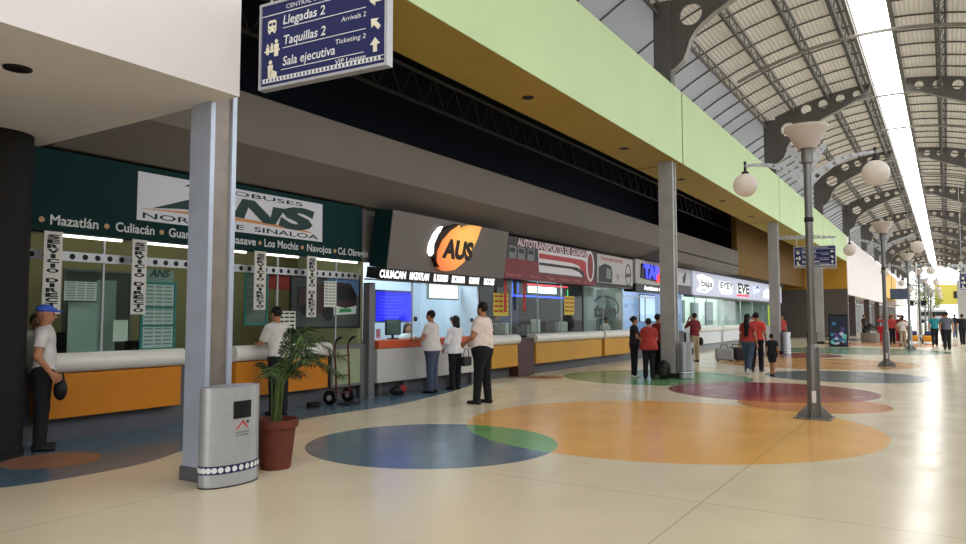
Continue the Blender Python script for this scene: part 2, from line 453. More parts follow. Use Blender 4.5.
# dark void over the booths
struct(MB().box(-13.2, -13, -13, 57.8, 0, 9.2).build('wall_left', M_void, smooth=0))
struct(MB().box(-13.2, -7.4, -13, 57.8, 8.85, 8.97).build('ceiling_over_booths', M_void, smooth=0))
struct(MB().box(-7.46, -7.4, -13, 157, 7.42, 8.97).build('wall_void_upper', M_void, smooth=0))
struct(MB().box(-13, XF, -13.2, -13, 0, 9).build('wall_back', M_grey_w, smooth=0))
def lattice(x, z0, z1, y0, y1, name):
    mb = MB()
    for z in (z0, z1): mb.bar((x, y0, z), (x, y1, z), .07)
    y = y0; k = 0
    while y < y1-.4:
        a, c = ((x, y, z0), (x, y+.4, z1)) if k % 2 == 0 else ((x, y, z1), (x, y+.4, z0))
        mb.tube([a, c], .02, 5, cap=False); y += .4; k += 1
    return struct(mb.build(name, mat('dark_truss_steel', S(84,84,90), .5, .3), None, smooth=0))
lattice(-7.05, 5.75, 6.45, 4.6, 57, 'ceiling_truss')
lattice(-9.6, 6.3, 7.0, 4.6, 57, 'ceiling_truss')
# grey canopy band over the booths with its sloping underside
mb = MB()
prof = [(-8.3, 4.02), (-8.3, 4.77), (-12.9, 4.77), (-12.9, 3.66), (-9.15, 3.66)]
y0, y1 = 4.5, 36.6
vs = [(x, y0, z) for x, z in prof]+[(x, y1, z) for x, z in prof]; n = 5
mb.use(M_grey_w).add(vs, [tuple(range(n)), tuple(range(2*n-1, n-1, -1)), (0, n, n+1, 1), (1, n+1, n+2, 2), (2, n+2, n+3, 3)])
mb.use(M_soffit).add(vs, [(3, n+3, n+4, 4), (4, n+4, n, 0)])
struct(mb.build('trim_10', None, smooth=0))
struct(MB().box(-12.9, -9.15, 36.6, 54, 3.66, 3.8).build('ceiling_booth_end', M_soffit, smooth=0))
struct(MB().box(-9.6, -9.4, 4.0, 53.9, 2.62, 3.66).build('trim_11', M_soffit, smooth=0))
struct(MB().box(-9.1, -8.3, 25.1, 36.6, 3.62, 4.06).build('trim_12', M_grey_w, smooth=0))
# steel columns
def column(x0, x1, y0, y1, z1, label, m=M_steel):
    cx, cy = (x0+x1)/2, (y0+y1)/2
    t = thing('steel_column', label, 'column', (cx, cy, 0), 0, 'grey steel columns along the booths')
    hx, hy = (x1-x0)/2, (y1-y0)/2; f = .05; d = .035
    poly = [(-hx,-hy),(hx,-hy),(hx,-hy+f),(hx-d,-hy+f),(hx-d,hy-f),(hx,hy-f),(hx,hy),(-hx,hy)]
    MB().plate([poly], lambda u, v, n: (u, v, n), z1-.13).build('shaft', m, t, smooth=0).location.z = .13
    if m is not M_steel: MB().box(hx-d+.001, hx-d+.006, -hy+f, hy-f, .13, z1-.01).build('web_strip', mat('bronze_paint', S(134,124,116), .4, .3, var=.1), t, smooth=0)
    MB().box(-hx-.02, hx+.02, -hy-.02, hy+.02, 0, .13).build('base_plate', M_kick if m is not M_steel else M_dark, t, bevel=.006)
    return t
M_chip = mat('chipped_paint_blue_reflection', S(178,186,202), .32, .25, var=.07, scale=3)  # bluish reflection is put into the colour of the chipped paint
column(-6.14, -5.83, 4.3, 4.6, 5.5, 'chipped blue-grey steel column behind the silver litter bin and potted palm', M_chip)
column(-5.97, -5.60, 17.76, 18.06, 5.52, 'grey steel column standing beside the group in red shirts')
column(-5.98, -5.60, 31.75, 32.05, 5.52, 'grey steel column past the child, at the end of the lit white booth sign')
column(-6.0, -5.56, 44.85, 45.15, 5.52, 'grey steel column behind the framed poster stand')
for k in range(4):
    o = column(-6.0, -5.56, 63.35+13.5*k, 63.65+13.5*k, 3.15, 'thin far dark column along the shops under the white fascia', mat('dark_column_paint', S(78,66,62), .6, var=.08)); o['group'] = 'far columns in front of the shops'
struct(MB().box(3.1, 3.4, -13, 26, 0, 4.0).build('wall_right_light_block', mat('light_block_grey', S(176,172,164), .7, var=.05, scale=.5), smooth=0))  # unseen wall added to block low daylight from the booths
# right-hand colonnade (open side to the bus yard)
for k in range(-1, 11):
    o = column(2.62, 3.06, 4.35+13.5*k, 4.65+13.5*k, 7.4, 'grey steel column on the open right side of the hall'); o['group'] = 'columns on the open right side'
# round dark column
MB().lathe([(.395,0),(.395,.06),(.375,.07),(.375,3.62)], n=40).build('round_column', M_brown).location = (-8.96, 3.78, 0)
tag(bpy.data.objects['round_column'], 'dark brown round column at the left edge beside the man in a blue cap', 'column')
# recessed downlights
def downlight(x, y, z, label):
    t = thing('downlight', label, 'ceiling light', (x, y, z), 0, 'recessed downlights in the soffits')
    MB().lathe([(.075,-.012),(.105,-.012),(.11,-.002),(.11,0)], cap=False).build('trim_ring', M_dark, t)
    MB().lathe([(.0,-.004),(.08,-.006)], cap=False).build('lens', M_black, t)
downlight(-6.42, 2.85, 3.62, 'dark recessed downlight in the soffit of the white bulkhead')
for i, y in enumerate((11.2, 15.9, 20.4, 25, 29.5)):
    downlight(-6.16, y, 5.52, '%s recessed downlight in the ochre soffit, counted from the directory sign' % ords[i])
# ------------------------------------------------------------------ hanging directory signs
M_navy = mat('sign_navy', S(30,36,88), .35, var=.04)
M_cream = mat('sign_cream', S(232,226,200), .5, var=0)
M_ink = mat('sign_white_ink', S(226,226,226), .5, var=0)
M_blk = mat('black_ink', S(16,16,18), .5, var=0)
def bus_icon(mb, u, v, s, n):
    P = S3(0)
    mb.plate([[(u-.5*s,v-.5*s),(u+.5*s,v-.5*s),(u+.5*s,v+.4*s),(u+.35*s,v+.55*s),(u-.35*s,v+.55*s),(u-.5*s,v+.4*s)],
              rect(u-.4*s,u-.04*s,v+.02*s,v+.32*s), rect(u+.04*s,u+.4*s,v+.02*s,v+.32*s), circ(u-.3*s,v-.28*s,.09*s,10), circ(u+.3*s,v-.28*s,.09*s,10)], lambda a,b,c: P(a,b,c+n), .004)
    for k in (-.3, .3): mb.plate([rect(u+k*s-.1*s,u+k*s+.1*s,v-.68*s,v-.5*s)], lambda a,b,c: P(a,b,c+n), .004)
def person_icon(mb, u, v, s, n, seated=False):
    P = S3(0); pl = lambda a,b,c: P(a,b,c+n)
    mb.plate([circ(u,v+.45*s,.13*s,12)], pl, .004)
    mb.plate([[(u-.16*s,v-.5*s),(u+.16*s,v-.5*s),(u+.2*s,v+.28*s),(u-.2*s,v+.28*s)]], pl, .004)
    if seated: mb.plate([[(u-.05*s,v-.5*s),(u+.5*s,v-.5*s),(u+.5*s,v-.18*s),(u-.05*s,v+.05*s)]], pl, .004)
def arrow(mb, u, v, s, ang, n):
    P = S3(0); ca, sa = math.cos(ang), math.sin(ang)
    pts = [(.5,0),(.02,.42),(.02,.16),(-.5,.16),(-.5,-.16),(.02,-.16),(.02,-.42)]
    mb.plate([[(u+s*(ca*a-sa*b), v+s*(sa*a+ca*b)) for a, b in pts]], lambda a,b,c: P(a,b,c+n), .004)
def directory(loc, rz, label, tie=True, sc=1.0, arm=-.5, up=1.22):
    t = thing('directory_sign', label, 'sign', loc, rz, 'hanging blue directory signs'); t.scale = (sc, sc, sc)
    W, H = 1.58, .88; P = S3(0)
    MB().box(.02, W-.02, -.03, .03, .02, H-.02).build('panel', M_navy, t, smooth=0)
    mb = MB()
    for a in (rect(0,W,0,.028), rect(0,W,H-.028,H), rect(0,.028,.028,H-.028), rect(W-.028,W,.028,H-.028)):
        mb.plate([a], lambda u,v,n: (u, .045-n, v), .09)
    mb.build('frame', M_alu, t, smooth=0)
    f = .032
    text('CENTRAL INTERNACIONAL', P, W*.52, H-.10, .042, M_ink, t, width=.95, align='C', lift=f)
    mb = MB()
    for a in (rect(.03,W-.03,.745,.753), rect(.31,1.33,.585,.592), rect(.31,1.33,.383,.39), rect(.29,1.31,.165,.172)):
        mb.plate([a], lambda u,v,n: P(u,v,n+f), .003)
    mb.build('ruled_lines', M_ink, t, smooth=0)
    for s, v, wd in (('Llegadas 2', .625, .53), ('Taquillas 2', .42, .54), ('Sala ejecutiva', .208, .66)):
        text(s, P, .31, v, .088, M_ink, t, width=wd, bold=.012, shear=.12, lift=f)
    for s, v, wd in (('Arrivals 2', .505, .29), ('Ticketing 2', .30, .36), ('VIP Lounge', .105, .36)):
        text(s, P, 1.33, v, .045, M_ink, t, width=wd, align='R', bold=.006, shear=.12, lift=f)
    mb = MB(); bus_icon(mb, .165, .635, .11, f); mb.build('bus_symbol', M_cream, t, smooth=0)
    mb = MB(); person_icon(mb, .11, .40, .10, f); person_icon(mb, .165, .41, .09, f); person_icon(mb, .225, .40, .16, f)
    mb.plate([rect(.07,.27,.372,.39)], lambda u,v,n: P(u,v,n+f), .005); mb.build('ticket_office_symbol', M_cream, t, smooth=0)
    mb = MB(); person_icon(mb, .15, .19, .17, f, True); mb.build('waiting_room_symbol', M_cream, t, smooth=0)
    for v, a in ((.635, PI), (.415, PI*.75), (.215, PI/2)):
        mb = MB(); arrow(mb, 1.44, v, .135, a, f); mb.build('arrow', M_cream, t, smooth=0)
    mb = MB(); k = 0; u = .05
    while u < W-.06:
        mb.plate([rect(u,u+.026,.066,.102)], lambda a,b,n: P(a,b,n+f), .003); u += .046
    for v in (.062, .10): mb.plate([rect(.04,W-.04,v,v+.006)], lambda a,b,n: P(a,b,n+f), .003)
    mb.build('checked_border', M_ink, t, smooth=0)
    # perforated hanger arm and rods
    mb = MB(); mb.plate([[(arm,1.22),(W-.0,1.16),(W,1.24),(W*.5,1.33),(arm,1.38)]]+[circ(-.35+.2*k,1.285-.004*k,.035,12) for k in range(9)], lambda u,v,n: (u,.012-n,v), .024)
    mb.build('hanger_arm', M_alu, t, smooth=0)
    mb = MB()
    for u in (.12, W-.12): mb.tube([(u,0,H-.01),(u,0,up)], .012, 8)
    mb.build('hanger_rod', M_alu, t)
    if tie: MB().tube([(.45,0,-.06),(W+.06,0,-.06)], .012, 8).build('tie_bar', M_alu, t)
    return t
directory((-5.36, 4.5, 3.68), math.radians(4.3), 'blue hanging directory sign reading Llegadas, Taquillas and Sala ejecutiva beside the white bulkhead', False, .94)
directory((-5.0, 31.9, 3.55), 0, 'distant blue directory sign seen behind the pole of the nearest lamp post', arm=-.6)
directory((.96, 45, 2.92), 0, 'blue directory sign cut off at the right edge of the photo', up=6.9)

# ------------------------------------------------------------------ lamp posts
M_lamp = mat('lamp_grey_paint', S(118,117,114), .38, .5, var=.08, scale=4)
M_lampl = mat('lamp_light_paint', S(172,174,178), .4, .4, var=.05)
def frosted(name, col):
    m = bpy.data.materials.new(name); m.use_nodes = True; nt = m.node_tree; N = nt.nodes; L = nt.links
    b = N['Principled BSDF']; b.inputs['Base Color'].default_value = col; b.inputs['Roughness'].default_value = .25
    tr = N.new('ShaderNodeBsdfTranslucent'); tr.inputs['Color'].default_value = col
    nz = N.new('ShaderNodeTexNoise'); nz.inputs['Scale'].default_value = 5
    mr = N.new('ShaderNodeMapRange'); L.new(nz.outputs['Fac'], mr.inputs['Value']); mr.inputs['To Min'].default_value = .4; mr.inputs['To Max'].default_value = .55
    mx = N.new('ShaderNodeMixShader'); L.new(mr.outputs[0], mx.inputs[0]); L.new(b.outputs[0], mx.inputs[1]); L.new(tr.outputs[0], mx.inputs[2])
    L.new(mx.outputs[0], N['Material Output'].inputs[0]); return m
M_globe = frosted('globe_glass', S(236,228,220)); M_bowl = frosted('bowl_glass', S(216,204,196))
def lamp_post(x, y, label):
    t = thing('lamp_post', label, 'lamp post', (x, y, 0), 0, 'lamp posts down the middle of the hall')
    mb = MB().box(-.26,.26,-.26,.26,0,.022)
    for dx in (-.2,.2):
        for dy in (-.2,.2): mb.lathe([(.018,.022),(.018,.05)], dx, dy, 8)
    mb.build('base_plate', M_lamp, t, bevel=.004)
    for k in range(4):
        a = k*PI/2+PI/4*0
        MB().plate([[(.08,.022),(.25,.022),(.25,.04),(.10,.2),(.08,.2)]], lambda u,v,n,a=a: (u*math.cos(a)-(n-.008)*math.sin(a), u*math.sin(a)+(n-.008)*math.cos(a), v), .016).build('gusset', M_lamp, t, smooth=0)
    MB().lathe([(.095,.02),(.095,1.06),(.085,1.09),(.06,1.13)], n=28).build('sleeve', M_lamp, t)
    MB().box(.0895,.0985,-.03,.03,.24,.42).build('inspection_label', M_white, t).rotation_euler = (0,0,-PI*.45)
    MB().lathe([(.058,1.1),(.058,3.98)], n=24).build('pole', M_lamp, t)
    MB().lathe([(.064,3.02),(.068,3.03),(.068,3.08),(.064,3.09)], n=20).build('band', M_dark, t)
    MB().lathe([(.06,3.93),(.085,3.95),(.085,4.13),(.10,4.17)], n=24).build('collar', M_lamp, t)
    for s in (1, -1):
        up = [(.05,3.80),(.2,3.88),(.4,3.965),(.6,4.015),(.8,4.03),(.95,4.02)]
        lo = [(.95,3.985),(.8,3.985),(.6,3.955),(.4,3.87),(.2,3.72),(.1,3.62),(.05,3.56)]
        outl = [(s*a, b) for a, b in (lo+up)]
        if s < 0: outl.reverse()
        hs = [circ(s*a, b, r, 14) for a, b, r in ((.14,3.735,.036),(.26,3.825,.036),(.38,3.90,.028),(.50,3.955,.02),(.61,3.985,.016),(.71,4.003,.012))]
        MB().plate([outl]+hs, lambda u,v,n: (u, .02-n, v), .04).build('arm', M_lampl, t, smooth=0)
        MB().tube([(s*.935,0,4.08),(s*.935,0,3.9)], .022, 10).lathe([(.02,3.93),(.06,3.9),(.06,3.86)], s*.935, 0, 16).build('globe_cap', M_dark, t)
        MB().sphere((s*.935,0,3.69), .192, 28, 18).build('globe', M_globe, t, smooth=60)
        tri = [(s*.06,3.86),(s*.12,3.9),(s*.30,4.22),(s*.24,4.24),(s*.1,4.1),(s*.06,4.06)]
        if s < 0: tri.reverse()
        MB().plate([tri, circ(s*.105,3.965,.022,12), circ(s*.16,4.06,.02,12), circ(s*.205,4.14,.017,12)], lambda u,v,n: (u,.015-n,v), .03).build('bowl_bracket', M_lampl, t, smooth=0)
    MB().lathe([(0,4.165),(.135,4.17),(.20,4.28),(.265,4.40),(.312,4.475),(.322,4.49),(.322,4.52),(.30,4.52),(.30,4.49),(.25,4.40),(.19,4.29),(.13,4.19),(0,4.185)], n=36, cap=False).build('bowl_shade', M_bowl, t)
    MB().sphere((0,0,4.27), .055, 12, 8).build('bulb', M_white, t)
    return t
lp = lamp_post(-1.66, 12.06, 'nearest lamp post, tall in the middle of the orange floor circle')
for k, lab in enumerate(('second lamp post along the hall, behind the nearest one and right of the poster stand', 'third lamp post along the hall, beside the red shop display',
                         'fourth lamp post along the hall, left of the person in teal', 'fifth lamp post along the hall, a thin line before the bright end',
                         'sixth lamp post along the hall, tiny before the bright end', 'seventh and farthest lamp post along the hall')):
    dup(lp, ((-1.42, -1.18, -1.0, -.9, -.8, -.7)[k], 25.7+13.5*k, 0), label=lab)

# ------------------------------------------------------------------ litter bins
M_binink = mat('bin_navy_band', S(40,46,92), .4, var=0)
def oval(a, b, u, r=1.0):   # point on oval at fraction angle u
    return a*r*math.cos(u), b*r*math.sin(u)
def litter_bin(loc, rz, label, H=.9, a=.17, b=.31):
    t = thing('litter_bin', label, 'bin', loc, rz, 'silver litter bins')
    n = 48
    def band(mb, z0, z1, off, u0=0, u1=2*PI, k=n, close=True):
        vs = []
        for i in range(k+1):
            u = u0+(u1-u0)*i/k; x, y = (a+off)*math.cos(u), (b+off)*math.sin(u)
            vs += [(x, y, z0), (x, y, z1)]
        mb.add(vs, [(2*i, 2*i+2, 2*i+3, 2*i+1) for i in range(k)])
    mb = MB(); band(mb, .0, H, 0); band(mb, .06, H, -.012)
    vs = []
    for i in range(n+1):
        u = 2*PI*i/n; vs += [(a*math.cos(u), b*math.sin(u), H), ((a-.012)*math.cos(u), (b-.012)*math.sin(u), H)]
    mb.add(vs, [(2*i, 2*i+2, 2*i+3, 2*i+1) for i in range(n)]); mb.build('body', M_alu, t)
    mb = MB(); vs = [((a-.01)*math.cos(2*PI*i/n), (b-.01)*math.sin(2*PI*i/n), H-.035) for i in range(n)]
    mb.add(vs, [tuple(range(n))]); mb.build('inner_lid', M_dark, t, smooth=0)
    mb = MB(); band(mb, .0, .012, .004); mb.build('foot_rim', M_dark, t)
    mb = MB(); band(mb, .125, .20, .002); mb.build('dotted_band', M_binink, t)
    mb = MB()
    for i in range(28):
        u0 = 2*PI*i/28
        c = Vector(((a+.0035)*math.cos(u0), (b+.0035)*math.sin(u0), .1625))
        tan = Vector((-(a)*math.sin(u0), b*math.cos(u0), 0)).normalized()
        mb.add([c+tan*.026*math.cos(2*PI*k/12)+Vector((0,0,.026*math.sin(2*PI*k/12))) for k in range(12)], [tuple(range(12))])
    mb.build('dot', M_ink, t, smooth=0)
    mb = MB(); band(mb, .61, .77, .003, -.3, .36, 12); mb.build('mouth', M_black, t)
    def wrap(u, v, nn):   # u metres across front, v up
        an = .04+u/ (b*.92); return ((a+.003+nn)*math.cos(an), (b+.003+nn)*math.sin(an), v)
    mb = MB(); mb.use(mat('bin_logo_red', S(196,40,44), .4, var=0)).add([wrap(-.07,.515,0),wrap(-.055,.515,0),wrap(.0,.575,0),wrap(.0,.595,0)], [(0,1,2,3)])
    mb.add([wrap(-.0,.595,0),wrap(0,.57,0),wrap(.04,.52,0),wrap(.055,.52,0)], [(0,1,2,3)])
    mb.use(M_blk).add([wrap(.03,.575,0),wrap(.06,.555,0),wrap(.06,.59,0)], [(0,1,2)])
    mb.build('emblem', None, t, smooth=0)
    text('CENTRAL DE', wrap, -.07, .475, .016, M_blk, t, width=.14, lift=0)
    text('AUTOBUSES', wrap, -.07, .45, .014, M_blk, t, width=.13, lift=0)
    return t
litter_bin((-5.655, 4.455, 0), 0, 'silver oval litter bin with navy dotted band at foot of the chipped column')
litter_bin((-5.40, 18.02, 0), 0, 'silver litter bin beside the column near the group in red shirts', b=.26)
litter_bin((-5.40, 32.0, 0), 0, 'far silver litter bin beside the column past the lit white sign', b=.26)

# ------------------------------------------------------------------ potted palm
def palm(loc):
    t = thing('potted_palm', 'green potted palm in a terracotta pot between the litter bin and the counter', 'plant', loc)
    M_pot = mat('terracotta', S(106,56,44), .75, var=.12, scale=9, bump=.2)
    pot = MB().lathe([(.0,0),(.15,0),(.155,.02),(.2,.42),(.225,.42),(.23,.50),(.2,.5),(.19,.45),(0,.45)], n=32, cap=False).build('pot', M_pot, t)
    MB().lathe([(0,.462),(.193,.455)], n=24, cap=False).build('soil', mat('potting_soil', S(52,40,30), .95, var=.2, scale=30), t)
    Mf = mat('palm_leaf', S(42,62,40), .5, var=.25, scale=9); Mf2 = mat('palm_leaf_pale', S(92,112,62), .5, var=.2, scale=9)
    Ms = mat('palm_stalk', S(84,104,52), .6, var=.15)
    rnd = random.Random(5)
    for i in range(12):
        az = math.radians(rnd.gauss(62, 62)); reach = rnd.uniform(.18, .62); top = rnd.uniform(1.0, 1.45)
        if i in (2, 5, 9): reach = .72; az = math.radians(rnd.uniform(35, 75))
        bx, by = rnd.uniform(-.05,.05), rnd.uniform(-.05,.05)
        dv = Vector((math.cos(az), math.sin(az), 0)); pts = []
        for s in np.linspace(0, 1, 16):
            r = reach*(s**2.1); z = .45+(top-.45)*(1-(1-min(s*1.25,1))**1.6) - max(0, s-.72)*reach*1.15
            pts.append(Vector((bx, by, 0))+dv*r+Vector((0,0,z)))
        st = MB().tube(pts, [.009*(1-.75*k/15) for k in range(16)], 6).build('frond', Ms, t)
        mb = MB(); side = Vector((-dv.y, dv.x, 0))
        for k in np.arange(6.5, 15, .33):
            a = int(k); p = pts[a].lerp(pts[min(a+1, 15)], k-a); tg = (pts[min(a+1,15)]-pts[a]).normalized()
            ln = .27*math.sin(PI*min(1, (k-5.2)/10.5))**.7*rnd.uniform(.8,1.1)
            for sg in (1, -1):
                d = (side*sg*.72+tg*.75+Vector((0,0,rnd.uniform(-.05,.15)))).normalized()
                q = p+d*ln*.55; e = p+d*ln+Vector((0,0,-ln*.28)); wv = tg*.010
                mb.use(Mf if rnd.random() < .8 else Mf2)
                mb.add([p-wv*.4, p+wv*.4, q+wv, q-wv, e], [(0,1,2,3),(3,2,4)])
        mb.build('leaflets', None, st, smooth=0)
    return t
palm((-5.80, 5.14, 0))

# ------------------------------------------------------------------ people (one continuous body each, clothes as children)
def snet(f, lo, hi, cell):
    n = [max(4, int(math.ceil((h-l)/cell))+1) for l, h in zip(lo, hi)]
    ax = [lo[i]+cell*np.arange(n[i]) for i in range(3)]
    D = f(ax, n)
    s = D < 0
    idx = -np.ones([k-1 for k in n], dtype=np.int64)
    cs = [s[i:n[0]-1+i, j:n[1]-1+j, k:n[2]-1+k] for i in (0,1) for j in (0,1) for k in (0,1)]
    cnt = sum(c.astype(np.int8) for c in cs); act = (cnt > 0) & (cnt < 8)
    I = np.argwhere(act); idx[act] = np.arange(len(I))
    acc = np.zeros((len(I), 3)); num = np.zeros(len(I))
    corners = [(i,j,k) for i in (0,1) for j in (0,1) for k in (0,1)]
    for a in range(8):
        for b in range(a+1, 8):
            ca, cb = np.array(corners[a]), np.array(corners[b])
            if abs(ca-cb).sum() != 1: continue
            pa, pb = I+ca, I+cb
            da = D[pa[:,0],pa[:,1],pa[:,2]]; db = D[pb[:,0],pb[:,1],pb[:,2]]
            x = (da < 0) != (db < 0)
            tt = np.where(x, da/np.where(x, da-db, 1), 0)
            acc += np.where(x[:,None], pa+(pb-pa)*tt[:,None], 0); num += x
    V = acc/np.maximum(num, 1)[:,None]*cell+np.array(lo)
    F = []
    for axis in range(3):
        sl0 = [slice(1, n[i]-1) for i in range(3)]; sl0[axis] = slice(0, n[axis]-1)
        sl1 = list(sl0); sl1[axis] = slice(1, n[axis])
        e0, e1 = s[tuple(sl0)], s[tuple(sl1)]
        E = np.argwhere(e0 != e1)
        if not len(E): continue
        flip = e0[E[:,0],E[:,1],E[:,2]]
        off = np.array([1,1,1]); off[axis] = 0
        P = E+off
        b, c = (axis+1) % 3, (axis+2) % 3
        ub = np.zeros(3, int); ub[b] = 1; uc = np.zeros(3, int); uc[c] = 1
        q = [P-ub-uc, P-uc, P, P-ub]
        Q = np.stack([idx[k[:,0],k[:,1],k[:,2]] for k in q], 1)
        Q[~flip] = Q[~flip][:, ::-1]
        F.append(Q)
    F = np.concatenate(F)
    return V, F[(F >= 0).all(1)]
class Body:
    """signed distance built from tapered capsules / ellipsoids; cuts are half spaces"""
    def __init__(s): s.p = []
    def cap(s, a, b, r0, r1, sy=1.0, k=.03, cuts=()): s.p.append(('c', np.array(a, float), np.array(b, float), r0, r1, sy, k, cuts)); return s
    def ell(s, c, r, k=.02, R=None, cuts=()): s.p.append(('e', np.array(c, float), np.array(r, float), R, None, None, k, cuts)); return s
    def bounds(s, m):
        lo = np.full(3, 9.); hi = np.full(3, -9.)
        for q in s.p:
            if q[0] == 'c':
                r = max(q[3], q[4]); A = np.minimum(q[1], q[2])-r; B = np.maximum(q[1], q[2])+r
            else: A = q[1]-q[2].max(); B = q[1]+q[2].max()
            lo = np.minimum(lo, A); hi = np.maximum(hi, B)
        return lo-m, hi+m
    def mesh(s, cell, gcut=()):
        lo, hi = s.bounds(cell*2.5)
        def f(ax, n):
            D = np.full(n, .5)
            for q in s.p:
                if q[0] == 'c':
                    r = max(q[3], q[4]); A = np.minimum(q[1], q[2])-r-.07; B = np.maximum(q[1], q[2])+r+.07
                else: A = q[1]-q[2].max()-.07; B = q[1]+q[2].max()+.07
                sl = []
                for i in range(3):
                    a = max(0, int((A[i]-lo[i])/cell)); b = min(n[i], int((B[i]-lo[i])/cell)+2); sl.append(slice(a, b))
                X, Y, Z = np.meshgrid(ax[0][sl[0]], ax[1][sl[1]], ax[2][sl[2]], indexing='ij')
                if X.size == 0: continue
                if q[0] == 'c':
                    a, b, r0, r1, sy = q[1:6]
                    ba = b-a; L2 = max((ba*ba).sum(), 1e-9)
                    px, py, pz = X-a[0], Y-a[1], Z-a[2]
                    t = np.clip((px*ba[0]+py*ba[1]+pz*ba[2])/L2, 0, 1)
                    dx, dy, dz = px-t*ba[0], (py-t*ba[1])/sy, pz-t*ba[2]
                    d = np.sqrt(dx*dx+dy*dy+dz*dz)-(r0+(r1-r0)*t)
                    if sy < 1: d = d*(.5+.5*sy)
                else:
                    P = [X-q[1][0], Y-q[1][1], Z-q[1][2]]
                    if q[3] is not None:
                        R = q[3]; P = [R[0][i]*P[0]+R[1][i]*P[1]+R[2][i]*P[2] for i in range(3)]
                    d = (np.sqrt((P[0]/q[2][0])**2+(P[1]/q[2][1])**2+(P[2]/q[2][2])**2)-1)*q[2].min()
                for c, nn in q[7]:
                    d = np.maximum(d, (X-c[0])*nn[0]+(Y-c[1])*nn[1]+(Z-c[2])*nn[2])
                k = q[6]; cur = D[tuple(sl)]
                if k > 0:
                    h = np.clip(.5+.5*(cur-d)/k, 0, 1); D[tuple(sl)] = cur*(1-h)+d*h-k*h*(1-h)
                else: D[tuple(sl)] = np.minimum(cur, d)
            if gcut:
                X, Y, Z = np.meshgrid(*ax, indexing='ij')
                for c, nn in gcut: D = np.maximum(D, (X-c[0])*nn[0]+(Y-c[1])*nn[1]+(Z-c[2])*nn[2])
            return D
        return snet(f, lo, hi, cell)
def mk(name, vf, m, parent, scale):
    V, F = vf
    me = bpy.data.meshes.new(name); me.from_pydata((V*scale).tolist(), [], F.tolist()); me.materials.append(m)
    me.polygons.foreach_set('use_smooth', [True]*len(me.polygons))
    o = bpy.data.objects.new(name, me); C.objects.link(o); o.parent = parent; return o
M_skin = mat('skin', S(170,118,88), .55, var=.05); M_skin2 = mat('skin_pale', S(196,146,116), .55, var=.05)
M_hair = mat('dark_hair', S(22,18,16), .55, var=.2, scale=30)
M_eye = mat('eye', S(24,18,16), .2, var=0); M_lip = mat('lips', S(140,76,66), .5, var=0)
def cloth(name, r, g, b): return mat(name, S(r, g, b), .85, var=.1, scale=10, bump=.25, bscale=14)
